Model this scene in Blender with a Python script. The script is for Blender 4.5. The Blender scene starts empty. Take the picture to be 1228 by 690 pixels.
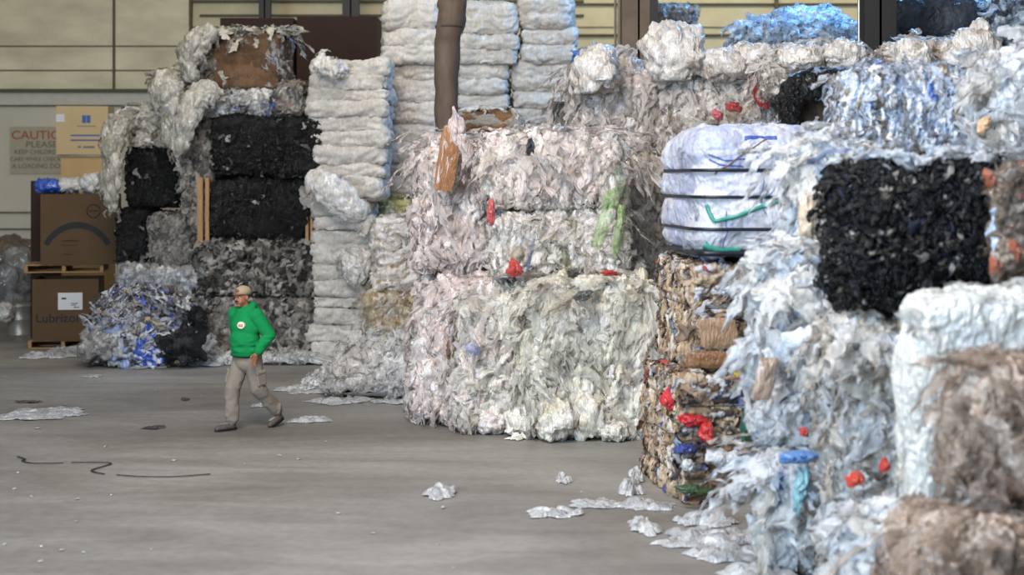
import bpy, math, random
import numpy as np
from mathutils import Vector, Matrix

# ------------------------------------------------------------------ camera, light, exposure
F = 1900.0          # focal length in pixels of the 1228 px wide frame
CAMZ = 3.0          # the camera stands on the loading dock, 3 m above the warehouse floor
HORIZON = 215.0
scene = bpy.context.scene
COL = scene.collection

cam_data = bpy.data.cameras.new('camera')
cam = bpy.data.objects.new('camera', cam_data)
COL.objects.link(cam)
cam.location = (0, 0, CAMZ)
cam.rotation_euler = (math.radians(90), 0, 0)
cam_data.sensor_width = 36.0
cam_data.lens = F * 36.0 / 1228.0
cam_data.shift_y = -(345.0 - HORIZON) / 1228.0
cam_data.clip_end = 200
cam_data.dof.use_dof = True
cam_data.dof.focus_distance = 19.3
cam_data.dof.aperture_fstop = 1.15
scene.camera = cam

world = bpy.data.worlds.new('world')
scene.world = world
world.use_nodes = True
world.node_tree.nodes['Background'].inputs[0].default_value = (0.92, 0.94, 1.0, 1)
world.node_tree.nodes['Background'].inputs[1].default_value = 0.23

def area(name, loc, target, size, size_y, power, color):
    d = bpy.data.lights.new(name, 'AREA')
    d.shape = 'RECTANGLE'; d.size = size; d.size_y = size_y
    d.energy = power; d.color = color
    o = bpy.data.objects.new(name, d); COL.objects.link(o)
    o.location = loc
    o.rotation_euler = (Vector(target) - Vector(loc)).to_track_quat('-Z', 'Y').to_euler()
    return o

# daylight through the dock door on the left and behind the camera
area('dock_door_daylight', (-9.5, 1.0, 4.6), (-1.0, 12.5, 0.0), 6, 4.5, 2500, (0.60, 0.79, 1.0))
# skylights over the middle aisle and over the rear, and one cold one above the far right corner
area('skylight_aisle', (-3.0, 10.0, 10.0), (1.4, 19.5, 1.5), 4, 4, 1330, (1.0, 0.88, 0.78))
area('skylight_rear', (-2.5, 22.5, 10.5), (-3.5, 32, 3.5), 5, 2.0, 330, (1.0, 0.93, 0.78))
area('skylight_wall', (5.0, 31.0, 10.5), (4.5, 36, 5.5), 9, 1.5, 400, (1.0, 0.90, 0.64))
area('skylight_corner', (6.0, 25.5, 9.4), (5.9, 25.4, 5.5), 5.5, 1.6, 950, (0.16, 0.48, 1.0))
area('skylight_dock', (0.8, 7.0, 8.5), (4.2, 12.0, 1.8), 4, 3, 470, (0.66, 0.82, 1.0))

scene.view_settings.view_transform = 'Standard'
scene.view_settings.look = 'None'
scene.view_settings.gamma = 1.0
scene.view_settings.exposure = 0.0
scene.view_settings.use_curve_mapping = False
scene.cycles.max_bounces = 6
scene.cycles.diffuse_bounces = 3
scene.cycles.glossy_bounces = 2
scene.cycles.transparent_max_bounces = 10
scene.cycles.use_denoising = True

# ------------------------------------------------------------------ helpers
def s2l(c):
    return tuple(((v/255.0)/12.92 if v/255.0 <= 0.04045 else ((v/255.0+0.055)/1.055)**2.4) for v in c)

def W(px, py, Y):
    return ((px-614.0)/F*Y, Y, CAMZ-(py-HORIZON)/F*Y)

def floorY(py):
    return CAMZ*F/(py-HORIZON)

def tag(o, label=None, cat=None, group=None, kind=None):
    if label: o['label'] = label
    if cat: o['category'] = cat
    if group: o['group'] = group
    if kind: o['kind'] = kind
    return o

def empty(name, loc, rz=0.0):
    o = bpy.data.objects.new(name, None)
    COL.objects.link(o); o.location = loc; o.rotation_euler = (0, 0, rz)
    o.empty_display_size = 0.1
    return o

def mesh_obj(name, verts, faces, mat=None, parent=None, smooth=True, colors=None, loc=None, rz=0.0):
    """verts (N,3); faces: list of arrays, each (M,k)"""
    if isinstance(faces, np.ndarray): faces = [faces]
    me = bpy.data.meshes.new(name)
    verts = np.asarray(verts, dtype=np.float32)
    me.vertices.add(len(verts)); me.vertices.foreach_set('co', verts.ravel())
    loops = np.concatenate([f.ravel() for f in faces]).astype(np.int32)
    starts = []; tot = 0
    for f in faces:
        k = f.shape[1]
        starts.append(tot + np.arange(len(f))*k); tot += f.size
    starts = np.concatenate(starts).astype(np.int32)
    me.loops.add(len(loops)); me.loops.foreach_set('vertex_index', loops)
    me.polygons.add(len(starts)); me.polygons.foreach_set('loop_start', starts)
    me.update(calc_edges=True)
    me.polygons.foreach_set('use_smooth', np.full(len(starts), smooth))
    if colors is not None:
        ca = me.color_attributes.new('Col', 'FLOAT_COLOR', 'POINT')
        c4 = np.ones((len(verts), 4), dtype=np.float32); c4[:, :3] = colors
        ca.data.foreach_set('color', c4.ravel())
    me.validate()
    if mat: me.materials.append(mat)
    o = bpy.data.objects.new(name, me); COL.objects.link(o)
    if parent: o.parent = parent
    if loc is not None: o.location = loc
    if rz: o.rotation_euler = (0, 0, rz)
    return o

class MB:
    """collects simple solids into one mesh"""
    def __init__(s): s.v = []; s.q = []; s.t = []; s.n = 0
    def add(s, v, f):
        v = np.asarray(v, dtype=float)
        f = np.asarray(f, dtype=int)
        (s.q if f.shape[1] == 4 else s.t).append(f + s.n)
        s.v.append(v); s.n += len(v); return s
    def box(s, x0, x1, y0, y1, z0, z1):
        v = [(x0,y0,z0),(x1,y0,z0),(x1,y1,z0),(x0,y1,z0),(x0,y0,z1),(x1,y0,z1),(x1,y1,z1),(x0,y1,z1)]
        return s.add(v, [(0,3,2,1),(4,5,6,7),(0,1,5,4),(1,2,6,5),(2,3,7,6),(3,0,4,7)])
    def obox(s, c, ax, ay, az):
        c, ax, ay, az = [np.array(a, float) for a in (c, ax, ay, az)]
        v = [c-ax-ay-az, c+ax-ay-az, c+ax+ay-az, c-ax+ay-az, c-ax-ay+az, c+ax-ay+az, c+ax+ay+az, c-ax+ay+az]
        return s.add(v, [(0,3,2,1),(4,5,6,7),(0,1,5,4),(1,2,6,5),(2,3,7,6),(3,0,4,7)])
    def tube(s, pts, rad, n=12, flat=1.0, caps=True, up=(0,0,1)):
        pts = np.asarray(pts, float); m = len(pts)
        rad = np.full(m, rad) if np.isscalar(rad) else np.asarray(rad, float)
        T = np.gradient(pts, axis=0); T /= np.linalg.norm(T, axis=1)[:, None]+1e-9
        u = np.array(up, float)
        rings = []
        for i in range(m):
            a = np.cross(T[i], u)
            if np.linalg.norm(a) < 1e-3: a = np.cross(T[i], (0, 1, 0.01))
            a /= np.linalg.norm(a); b = np.cross(a, T[i])
            th = np.arange(n)/n*2*math.pi
            rings.append(pts[i] + rad[i]*(np.cos(th)[:, None]*a + flat*np.sin(th)[:, None]*b))
        v = np.concatenate(rings)
        f = []
        for i in range(m-1):
            for k in range(n):
                f.append((i*n+k, i*n+(k+1) % n, (i+1)*n+(k+1) % n, (i+1)*n+k))
        base = s.n
        s.add(v, f)
        if caps:
            c0 = pts[0]; c1 = pts[-1]
            s.add([c0, c1], np.zeros((0, 3), int))
            i0 = s.n-2; i1 = s.n-1
            s.t.append(np.array([(i0, base+(k+1) % n, base+k) for k in range(n)]))
            s.t.append(np.array([(i1, base+(m-1)*n+k, base+(m-1)*n+(k+1) % n) for k in range(n)]))
        return s
    def ellipsoid(s, c, r, R=None, nu=20, nv=12):
        th = np.linspace(0, math.pi, nv+1); ph = np.arange(nu)/nu*2*math.pi
        v = np.array([(math.sin(t)*math.cos(p), math.sin(t)*math.sin(p), math.cos(t)) for t in th for p in ph])*np.array(r)
        if R is not None: v = v @ np.array(R).T
        v = v + np.array(c)
        f = [(i*nu+k, (i+1)*nu+k, (i+1)*nu+(k+1) % nu, i*nu+(k+1) % nu) for i in range(nv) for k in range(nu)]
        return s.add(v, f)
    def capsule(s, a, b, ra, rb, nu=16):
        a = np.array(a, float); b = np.array(b, float)
        s.tube(np.array([a+(b-a)*t for t in np.linspace(0, 1, 6)]), np.linspace(ra, rb, 6), nu)
        s.ellipsoid(a, (ra,)*3); s.ellipsoid(b, (rb,)*3); return s
    def build(s, name, mat=None, parent=None, smooth=False, loc=None, rz=0.0, colors=None):
        fs = []
        if s.q: fs.append(np.concatenate(s.q))
        if s.t:
            t = np.concatenate(s.t)
            if len(t): fs.append(t)
        return mesh_obj(name, np.concatenate([v for v in s.v if len(v)]), fs, mat, parent, smooth, colors, loc, rz)

# ------------------------------------------------------------------ vector noise
def _h(i, j, k, s):
    n = (i.astype(np.int64)*73856093) ^ (j.astype(np.int64)*19349663) ^ (k.astype(np.int64)*83492791) ^ (s*2654435761 % 4294967291)
    n = (n & 0xffffffff).astype(np.uint32)
    n ^= n >> np.uint32(16); n *= np.uint32(0x7feb352d); n ^= n >> np.uint32(15); n *= np.uint32(0x846ca68b); n ^= n >> np.uint32(16)
    return n
def _u(n): return (n & np.uint32(0xffffff)).astype(np.float32)/np.float32(16777216.0)

def vnoise(P, s=0):
    """smooth value noise, about -1..1"""
    C = np.floor(P).astype(np.int64); Fr = (P-C).astype(np.float32)
    w = Fr*Fr*Fr*(Fr*(Fr*6-15)+10)
    r = 0
    for a in (0, 1):
        wa = w[:, 0] if a else 1-w[:, 0]
        for b in (0, 1):
            wb = w[:, 1] if b else 1-w[:, 1]
            for c in (0, 1):
                wc = w[:, 2] if c else 1-w[:, 2]
                r = r + wa*wb*wc*(_u(_h(C[:, 0]+a, C[:, 1]+b, C[:, 2]+c, s))*2-1)
    return r
def fbm(P, s=0, o=3):
    r = 0; a = 1.0; t = 0
    for i in range(o):
        r = r + a*vnoise(P*(2.03**i)+i*7.3, s+i); t += a; a *= 0.5
    return r/t*1.3
def voronoi(P, s=0):
    C = np.floor(P).astype(np.int64); Fr = (P-C).astype(np.float32)
    F1 = np.full(len(P), 9.0, np.float32); F2 = F1.copy(); ID = np.zeros(len(P), np.uint32)
    for a in (-1, 0, 1):
        for b in (-1, 0, 1):
            for c in (-1, 0, 1):
                h = _h(C[:, 0]+a, C[:, 1]+b, C[:, 2]+c, s)
                h2 = h*np.uint32(0x9E3779B1); h3 = h2 ^ (h2 >> np.uint32(13)); h3 = h3*np.uint32(0x85ebca6b)
                dx = a+_u(h)-Fr[:, 0]; dy = b+_u(h2 >> np.uint32(7))-Fr[:, 1]; dz = c+_u(h3 >> np.uint32(6))-Fr[:, 2]
                d = np.sqrt(dx*dx+dy*dy+dz*dz)
                m = d < F1
                F2 = np.where(m, F1, np.minimum(F2, d)); ID = np.where(m, h, ID); F1 = np.where(m, d, F1)
    return F1, F2, ID

def palette_pick(ID, pal):
    cols = np.array([s2l(c) for c, w in pal], np.float32)
    ws = np.cumsum([w for c, w in pal]); ws = ws/ws[-1]
    u = _u(ID*np.uint32(0xC2B2AE35) ^ (ID >> np.uint32(11)))
    idx = np.searchsorted(ws, u).clip(0, len(pal)-1)
    c = cols[idx]
    v = _u((ID*np.uint32(0x27d4eb2f)) >> np.uint32(3))
    return c*(0.90+0.16*v[:, None])

# ------------------------------------------------------------------ materials
MATS = {}
def nodemat(name):
    m = bpy.data.materials.new(name); m.use_nodes = True
    nt = m.node_tree; b = nt.nodes['Principled BSDF']
    return m, nt, b
def N(nt, t, **kw):
    n = nt.nodes.new(t)
    for k, v in kw.items():
        if isinstance(k, str) and hasattr(n, k): setattr(n, k, v)
        else: n.inputs[k].default_value = v
    return n

def film(name, rough=0.3, spec=0.5, bump=0.5, scale=25, transl=0.0, transp=0.0, coat=0.0, dist=0.02, aniso=(1, 1, 0.45)):
    if name in MATS: return MATS[name]
    m, nt, b = nodemat(name)
    at = N(nt, 'ShaderNodeAttribute', attribute_name='Col')
    tc = N(nt, 'ShaderNodeTexCoord')
    no = N(nt, 'ShaderNodeTexNoise'); no.inputs['Scale'].default_value = scale; no.inputs['Detail'].default_value = 3; no.inputs['Distortion'].default_value = 1.2
    vo = N(nt, 'ShaderNodeTexVoronoi', feature='DISTANCE_TO_EDGE'); vo.inputs['Scale'].default_value = scale*0.7
    mix = N(nt, 'ShaderNodeMath', operation='ADD')
    bm = N(nt, 'ShaderNodeBump'); bm.inputs['Strength'].default_value = bump; bm.inputs['Distance'].default_value = dist
    L = nt.links.new
    mpg = N(nt, 'ShaderNodeMapping'); mpg.inputs['Scale'].default_value = aniso; L(tc.outputs['Object'], mpg.inputs['Vector'])
    L(mpg.outputs[0], no.inputs['Vector'])
    vm = N(nt, 'ShaderNodeVectorMath', operation='ADD'); L(mpg.outputs[0], vm.inputs[0]); 
    sc = N(nt, 'ShaderNodeVectorMath', operation='SCALE'); L(no.outputs['Color'], sc.inputs[0]); sc.inputs['Scale'].default_value = 2.0/scale
    L(sc.outputs[0], vm.inputs[1]); L(vm.outputs[0], vo.inputs['Vector'])
    L(no.outputs['Fac'], mix.inputs[0]); L(vo.outputs['Distance'], mix.inputs[1])
    L(mix.outputs[0], bm.inputs['Height']); L(bm.outputs[0], b.inputs['Normal'])
    # slight variation of milkiness
    hs = N(nt, 'ShaderNodeMix', data_type='RGBA', blend_type='MULTIPLY'); hs.inputs['Factor'].default_value = 1.0
    mr = N(nt, 'ShaderNodeMapRange'); mr.inputs['From Min'].default_value = 0.3; mr.inputs['From Max'].default_value = 0.7
    mr.inputs['To Min'].default_value = 0.8; mr.inputs['To Max'].default_value = 1.1
    L(no.outputs['Fac'], mr.inputs[0]); L(at.outputs['Color'], hs.inputs['A']); L(mr.outputs[0], hs.inputs['B'])
    L(hs.outputs['Result'], b.inputs['Base Color'])
    b.inputs['Roughness'].default_value = rough; b.inputs['Specular IOR Level'].default_value = spec
    b.inputs['Coat Weight'].default_value = coat; b.inputs['Coat Roughness'].default_value = 0.12
    out = nt.nodes['Material Output']; cur = b.outputs[0]
    if transl > 0:
        tr = N(nt, 'ShaderNodeBsdfTranslucent'); L(hs.outputs['Result'], tr.inputs['Color']); L(bm.outputs[0], tr.inputs['Normal'])
        ms = N(nt, 'ShaderNodeMixShader'); ms.inputs[0].default_value = transl; L(cur, ms.inputs[1]); L(tr.outputs[0], ms.inputs[2]); cur = ms.outputs[0]
    if transp > 0:
        tp = N(nt, 'ShaderNodeBsdfTransparent')
        ms = N(nt, 'ShaderNodeMixShader'); ms.inputs[0].default_value = transp; L(cur, ms.inputs[1]); L(tp.outputs[0], ms.inputs[2]); cur = ms.outputs[0]
    L(cur, out.inputs['Surface'])
    MATS[name] = m
    return m

def plain(name, rgb, rough=0.6, spec=0.4, var=0.15, scale=6, bump=0.1, metallic=0.0, stretch=(1, 1, 1)):
    if name in MATS: return MATS[name]
    m, nt, b = nodemat(name)
    L = nt.links.new
    tc = N(nt, 'ShaderNodeTexCoord'); mp = N(nt, 'ShaderNodeMapping'); mp.inputs['Scale'].default_value = stretch
    no = N(nt, 'ShaderNodeTexNoise'); no.inputs['Scale'].default_value = scale; no.inputs['Detail'].default_value = 5; no.inputs['Roughness'].default_value = 0.6
    cr = N(nt, 'ShaderNodeMapRange'); cr.inputs['From Min'].default_value = 0.25; cr.inputs['From Max'].default_value = 0.75
    cr.inputs['To Min'].default_value = 1-var; cr.inputs['To Max'].default_value = 1+var
    mx = N(nt, 'ShaderNodeMix', data_type='RGBA', blend_type='MULTIPLY'); mx.inputs['Factor'].default_value = 1
    mx.inputs['A'].default_value = (*s2l(rgb), 1)
    bm = N(nt, 'ShaderNodeBump'); bm.inputs['Strength'].default_value = bump; bm.inputs['Distance'].default_value = 0.03
    L(tc.outputs['Object'], mp.inputs['Vector']); L(mp.outputs[0], no.inputs['Vector'])
    L(no.outputs['Fac'], cr.inputs[0]); L(cr.outputs[0], mx.inputs['B']); L(mx.outputs['Result'], b.inputs['Base Color'])
    L(no.outputs['Fac'], bm.inputs['Height']); L(bm.outputs[0], b.inputs['Normal'])
    b.inputs['Roughness'].default_value = rough; b.inputs['Specular IOR Level'].default_value = spec; b.inputs['Metallic'].default_value = metallic
    MATS[name] = m
    return m

FILM_BODY = lambda: film('milky_film', 0.3, 0.5, 0.8, 26, coat=0.5, dist=0.03, aniso=(1, 1, 0.25))
FILM_FLAP = lambda: film('loose_milky_film', 0.25, 0.5, 0.6, 12, transl=0.12, transp=0.5, coat=0.6, dist=0.04, aniso=(1, 1, 0.3))
SHINY_BODY = lambda: film('shiny_dark_film', 0.10, 0.45, 1.0, 34, coat=0.0, dist=0.03)
SHINY_FLAP = lambda: film('loose_shiny_film', 0.08, 0.45, 0.8, 30, transp=0.05, coat=0.0, dist=0.03)
PAPER_BODY = lambda: film('pressed_paper', 0.7, 0.25, 0.4, 20)
PAPER_FLAP = lambda: film('loose_paper', 0.65, 0.3, 0.3, 12)
WOVEN_BODY = lambda: film('woven_sack_cloth', 0.5, 0.35, 0.35, 16)
MSETS = {'film': (FILM_BODY, FILM_FLAP), 'shiny': (SHINY_BODY, SHINY_FLAP), 'paper': (PAPER_BODY, PAPER_FLAP), 'woven': (WOVEN_BODY, FILM_FLAP)}

# ------------------------------------------------------------------ bales
def cube_grid(a, b, c, cell):
    """welded grid on the surface of a box with half sizes a,b,c; front, sides, top fine"""
    vs = []; fs = []; n = 0
    def face(o, u, v, cu):
        nonlocal n
        nu = max(2, int(np.linalg.norm(u)/cu)); nv = max(2, int(np.linalg.norm(v)/cu))
        U, V = np.meshgrid(np.linspace(0, 1, nu+1), np.linspace(0, 1, nv+1), indexing='ij')
        p = np.array(o)+U[..., None]*np.array(u)+V[..., None]*np.array(v)
        idx = np.arange((nu+1)*(nv+1)).reshape(nu+1, nv+1)+n
        f = np.stack([idx[:-1, :-1], idx[1:, :-1], idx[1:, 1:], idx[:-1, 1:]], -1).reshape(-1, 4)
        vs.append(p.reshape(-1, 3)); fs.append(f); n += p.shape[0]*p.shape[1]
    A, B, C2 = 2*a, 2*b, 2*c
    face((-a, -b, -c), (A, 0, 0), (0, 0, C2), cell)       # front
    face((-a, b, -c), (0, -B, 0), (0, 0, C2), cell)       # left
    face((a, -b, -c), (0, B, 0), (0, 0, C2), cell)        # right
    face((-a, -b, c), (A, 0, 0), (0, B, 0), cell)         # top
    face((a, b, -c), (-A, 0, 0), (0, 0, C2), cell*3)      # back
    face((-a, b, -c), (A, 0, 0), (0, -B, 0), cell*3)      # bottom
    V = np.concatenate(vs); Fc = np.concatenate(fs)
    key = np.round(V/1e-4).astype(np.int64)
    _, ui, inv = np.unique(key, axis=0, return_index=True, return_inverse=True)
    return V[ui], inv.ravel()[Fc]

class Bale:
    def __init__(s, w, d, h, seed, puff=(0.28, 0.28, 0.28), pa=0.07, fold=(0.1, 0.1, 0.1), fa=0.03, bulge=0.06, warp=0.5,
                 r=0.16, pal=None, side=None, straps=(), pinch=0.04, sag=0.0, cell2=0.5, tiny=0.007, fine=0.010, sidepal=None):
        s.__dict__.update(locals())
    def base(s, P):
        a, b, c = s.w/2, s.d/2, s.h/2; r = min(s.r, a*.9, b*.9, c*.9)
        H = np.array([a-r, b-r, c-r])
        Q = np.clip(P, -H, H); D = P-Q
        L = np.linalg.norm(D, axis=1); n = D/(L[:, None]+1e-9)
        return Q+n*r, n
    def surf(s, P, want_col=True):
        pos, n = s.base(P)
        S = s.seed
        pw = pos.astype(np.float32)
        wv = np.stack([fbm(pw*3.1+11*k, S+k*5, 3) for k in range(3)], 1)
        q = pw+wv*0.16*s.warp
        puff = np.array(s.puff)
        if s.side is not None:
            sidem = np.abs(n[:, 0]) > 0.7
            sc = np.where(sidem[:, None], np.array(s.side), puff)
            q = np.where(sidem[:, None], q+31.7, q)
        else: sc = puff
        F1, F2, ID = voronoi(q/sc, S)
        e = (F2-F1)
        h = s.pa*((1-np.exp(-e*3.2))-0.55+0.4*(_u(ID >> np.uint32(5))-0.5)*(1-np.exp(-e*9)))
        G1, G2, ID2 = voronoi((q+wv*0.05)/sc/s.cell2+5, S+9)
        h = h+s.pa*0.55*((1-np.exp(-(G2-G1)*3))-0.5+0.5*(_u(ID2 >> np.uint32(4))-0.5)*(1-np.exp(-(G2-G1)*9)))
        fo = np.array(s.fold)
        r1 = 1-np.abs(vnoise((q+wv*0.08)/fo, S+20))*2
        r2 = 1-np.abs(vnoise((q+wv*0.05)/fo*2.3, S+21))*2
        h = h+s.fa*(r1*0.7+r2*0.45)+s.fine*(1-np.abs(vnoise((q+wv*0.04)/np.array([0.028, 0.028, 0.16]), S+25))*2)
        h = h+s.tiny*vnoise(q/0.03, S+31)
        h = h+s.bulge*fbm(pw*1.4, S+40, 2)
        pinch = 0
        for z in s.straps:
            dz = pos[:, 2]-z
            pinch = pinch+np.exp(-(dz/0.03)**2)*s.pinch+np.exp(-(dz/0.12)**2)*s.pinch*0.6
        keep = 1-0.75*np.clip(sum([np.exp(-((pos[:, 2]-z)/0.04)**2) for z in s.straps]), 0, 1) if len(s.straps) else 1
        h = h*keep-pinch
        zz = (pos[:, 2]/(s.h/2))
        out = pos+n*h[:, None]
        # bottom spreads, top leans in a touch
        k = 1+s.sag*(0.5-0.5*zz)**1.5-s.sag*0.4*(np.clip(zz, 0, 1)**2)
        out[:, 0] *= k; out[:, 1] *= (1+(k-1)*0.6)
        tang = wv*0.05
        out = out+tang*(1-np.abs(n))*(keep if np.isscalar(keep) else keep[:, None])
        out[:, 2] = np.maximum(out[:, 2], -s.h/2+0.002)
        if not want_col: return out, n
        pal = s.pal
        c1 = palette_pick(ID, pal); c2 = palette_pick(ID2, pal)
        m = (_u(ID2) < 0.6)[:, None]
        col = np.where(m, c2, c1)
        if s.side is not None and s.sidepal is not None:
            col = np.where(sidem[:, None], np.where(m, palette_pick(ID2, s.sidepal), palette_pick(ID, s.sidepal)), col)
        return out, n, col
    def make(s, name, mats, cell, root, flaps=0, fl=(0.1, 0.3), fw=(0.05, 0.14), down=0.8, lift=0.06, pal2=None, topflaps=1.0, part='pressed_block'):
        P, Fc = cube_grid(s.w/2, s.d/2, s.h/2, cell)
        V, n, col = s.surf(P)
        V[:, 2] += s.h/2
        body = mesh_obj(part, V, Fc, MSETS[mats][0](), root, True, col)
        if flaps:
            v, f, c = make_flaps(s, flaps, fl, fw, down, lift, pal2 or s.pal, topflaps)
            fo = mesh_obj('loose_film' if mats != 'paper' else 'loose_scraps', v, f, MSETS[mats][1](), root, True, c)
            fo['kind'] = 'stuff'
        return body

def make_flaps(B, n, fl, fw, down, lift, pal, topw):
    rng = np.random.default_rng(B.seed+77)
    a, b, c = B.w/2, B.d/2, B.h/2
    areas = np.array([a*c, b*c, b*c*0.4, a*b*topw]); fi = rng.choice(4, n, p=areas/areas.sum())
    u = rng.uniform(-1, 1, (n, 2))
    P = np.zeros((n, 3))
    P[fi == 0] = np.stack([u[fi == 0, 0]*a, np.full((fi == 0).sum(), -b), u[fi == 0, 1]*c], 1)
    P[fi == 1] = np.stack([np.full((fi == 1).sum(), -a), u[fi == 1, 0]*b, u[fi == 1, 1]*c], 1)
    P[fi == 2] = np.stack([np.full((fi == 2).sum(), a), u[fi == 2, 0]*b, u[fi == 2, 1]*c], 1)
    P[fi == 3] = np.stack([u[fi == 3, 0]*a, u[fi == 3, 1]*b, np.full((fi == 3).sum(), c)], 1)
    S, nr = B.surf(P, False)
    nr = np.where(np.linalg.norm(nr, axis=1)[:, None] > 0.5, nr, np.array([0, -1, 0]))
    rnd = rng.normal(size=(n, 3)); rnd -= (rnd*nr).sum(1)[:, None]*nr
    rnd /= np.linalg.norm(rnd, axis=1)[:, None]+1e-9
    g = np.tile(np.array([0, 0, -1.0]), (n, 1)); g -= (g*nr).sum(1)[:, None]*nr
    t = g*down+rnd*(1.0-0.5*down); t /= np.linalg.norm(t, axis=1)[:, None]+1e-9
    side = np.cross(nr, t)
    Ls = rng.uniform(*fl, n)*rng.choice([0.6, 1, 1.5], n); Ws = rng.uniform(*fw, n)
    Ls = np.minimum(Ls, np.maximum(0.08, (S[:, 2]+c)*0.95))
    nl, nw = 16, 7
    s_ = np.linspace(0, 1, nl); w_ = np.linspace(-1, 1, nw)
    ph = rng.uniform(0, 6.28, (n, 6)); fr = rng.uniform(0.6, 2.6, (n, 4)); am = rng.uniform(0.3, 1.0, (n, 3))
    lf = lift*rng.uniform(0.1, 1.3, n)
    free = (rng.uniform(size=n) < FREE)[:, None]
    sv = s_[None, :]
    arch = np.where(free, lf[:, None]*1.2*sv**0.8*np.sin(2.2*sv+0.4), lf[:, None]*0.8*np.sin(math.pi*sv)**0.7)-0.018
    wid = Ws[:, None]*(0.75+0.25*np.sin(ph[:, :1]+fr[:, :1]*4*sv))*np.where(free, 1-0.35*sv**4, (0.35+0.65*np.sin(math.pi*sv)**0.6))
    swing = Ws[:, None]*0.6*np.sin(ph[:, 1:2]+fr[:, 1:2]*3*sv)
    jag = rng.uniform(0.65, 1.35, (n, nl, 2)); ends = rng.normal(size=(n, nw))*0.10
    wv_ = np.where(w_[None, None, :] < 0, jag[:, :, :1], jag[:, :, 1:])*w_[None, None, :]
    pl = np.abs(((ph[:, 2][:, None, None]+fr[:, 2][:, None, None]*1.6*w_[None, None, :]+0.7*np.sin(ph[:, 3][:, None, None]+3*sv[:, :, None])) % 1.0)-0.5)*4-1
    X = (S[:, None, None, :]+t[:, None, None, :]*((Ls[:, None]*sv)[:, :, None]*(1+ends[:, None, :]*sv[:, :, None]))[..., None]
         + side[:, None, None, :]*((wid[:, :, None]*wv_+swing[:, :, None]-swing[:, :1, None])[..., None])
         + nr[:, None, None, :]*((arch[:, :, None]+(Ws*0.26*am[:, 0])[:, None, None]*pl)[..., None]))
    XF = X.reshape(-1, 3).astype(np.float32)
    cr = np.stack([vnoise(XF/0.07+7*k, B.seed+k) for k in range(3)], 1)*0.034+np.stack([vnoise(XF/0.03+7*k, B.seed+5+k) for k in range(3)], 1)*0.016
    X = X+cr.reshape(X.shape)
    V = X.reshape(-1, 3); V[:, 2] = np.maximum(V[:, 2]+c, 0.004)
    idx = np.arange(nl*nw).reshape(nl, nw)
    f = np.stack([idx[:-1, :-1], idx[1:, :-1], idx[1:, 1:], idx[:-1, 1:]], -1).reshape(-1, 4)
    Fc = (f[None]+(np.arange(n)*nl*nw)[:, None, None]).reshape(-1, 4)
    ids = rng.integers(0, 2**32-1, n, dtype=np.uint64).astype(np.uint32)
    C = palette_pick(ids, pal); C = C*0.7+0.3*C.mean(0); C = np.repeat(C, nl*nw, axis=0)
    return V, Fc, C

CLEAR = [((236, 228, 218), 5), ((226, 216, 204), 4), ((208, 198, 184), 1.5), ((242, 236, 230), 3), ((180, 166, 148), .8)]
PINKISH = [((240, 226, 220), 5), ((234, 216, 208), 4), ((244, 236, 230), 3), ((216, 198, 184), 1)]
GREENISH = [((240, 234, 220), 5), ((232, 228, 208), 4), ((244, 238, 228), 4), ((216, 206, 184), 1.2), ((190, 176, 150), .5)]
GREY = [((128, 122, 114), 4), ((100, 96, 90), 3), ((160, 154, 146), 3), ((60, 58, 55), 2), ((190, 184, 176), 1)]
BLACK = [((7, 7, 7), 10), ((14, 14, 15), 3), ((28, 28, 28), .8), ((60, 58, 54), .2)]
BLACKGLINT = [((10, 10, 10), 9), ((26, 26, 26), 4), ((96, 94, 90), 1.3), ((180, 176, 170), .5)]  # flaps for black bales; the pale greys are painted glints
BLACKMIX = [((7, 7, 8), 15), ((16, 16, 17), 4), ((30, 36, 60), .8), ((150, 140, 128), .5), ((84, 78, 66), .7), ((190, 186, 180), .25)]
BLUEWHITE = [((238, 240, 242), 7), ((214, 226, 238), 3), ((244, 243, 240), 5), ((176, 200, 224), 1), ((222, 214, 200), 1.4)]
BLUEBROWN = [((206, 216, 232), 4), ((170, 190, 216), 2.5), ((140, 126, 104), 2.5), ((92, 80, 64), 1.5), ((228, 230, 234), 3), ((70, 110, 190), .1)]
PAPERS = [((140, 116, 92), 6), ((116, 94, 74), 4), ((82, 64, 52), 3), ((170, 152, 130), 3), ((190, 187, 182), 1.8), ((176, 178, 182), 1.2),
          ((180, 36, 40), .3), ((44, 70, 150), .45), ((60, 60, 64), 1), ((110, 140, 170), .5), ((190, 160, 50), .12)]
PAPERSIDE = [((176, 152, 124), 5), ((196, 176, 150), 4), ((150, 124, 96), 3), ((208, 200, 190), 3), ((112, 88, 68), 1.5), ((60, 80, 150), .25), ((70, 66, 64), .6)]
TAN = [((176, 142, 98), 4), ((150, 116, 76), 3), ((200, 176, 136), 2), ((216, 206, 190), 2)]
BROWNFILM = [((190, 168, 150), 5), ((170, 146, 126), 4), ((208, 190, 174), 3), ((140, 116, 96), 1.5)]
WHITE = [((218, 213, 206), 6), ((204, 198, 189), 3), ((228, 225, 220), 3)]
TRASH = [((176, 176, 178), 4), ((140, 144, 152), 3), ((214, 212, 210), 2), ((46, 84, 190), .7), ((30, 30, 34), 3), ((140, 128, 112), 1.4), ((196, 172, 120), .4)]
DULL = [((176, 170, 156), 5), ((158, 152, 136), 4), ((196, 190, 178), 2), ((130, 122, 106), 1)]
SACK = [((196, 190, 181), 6), ((184, 177, 166), 3), ((206, 200, 192), 3)]
YELLOW = [((206, 196, 128), 4), ((220, 212, 160), 3), ((188, 176, 110), 2)]
BLUELIT = [((200, 214, 226), 5), ((170, 190, 210), 3), ((226, 232, 236), 3)]  # white film with the skylight's blue partly put into its colour

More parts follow.
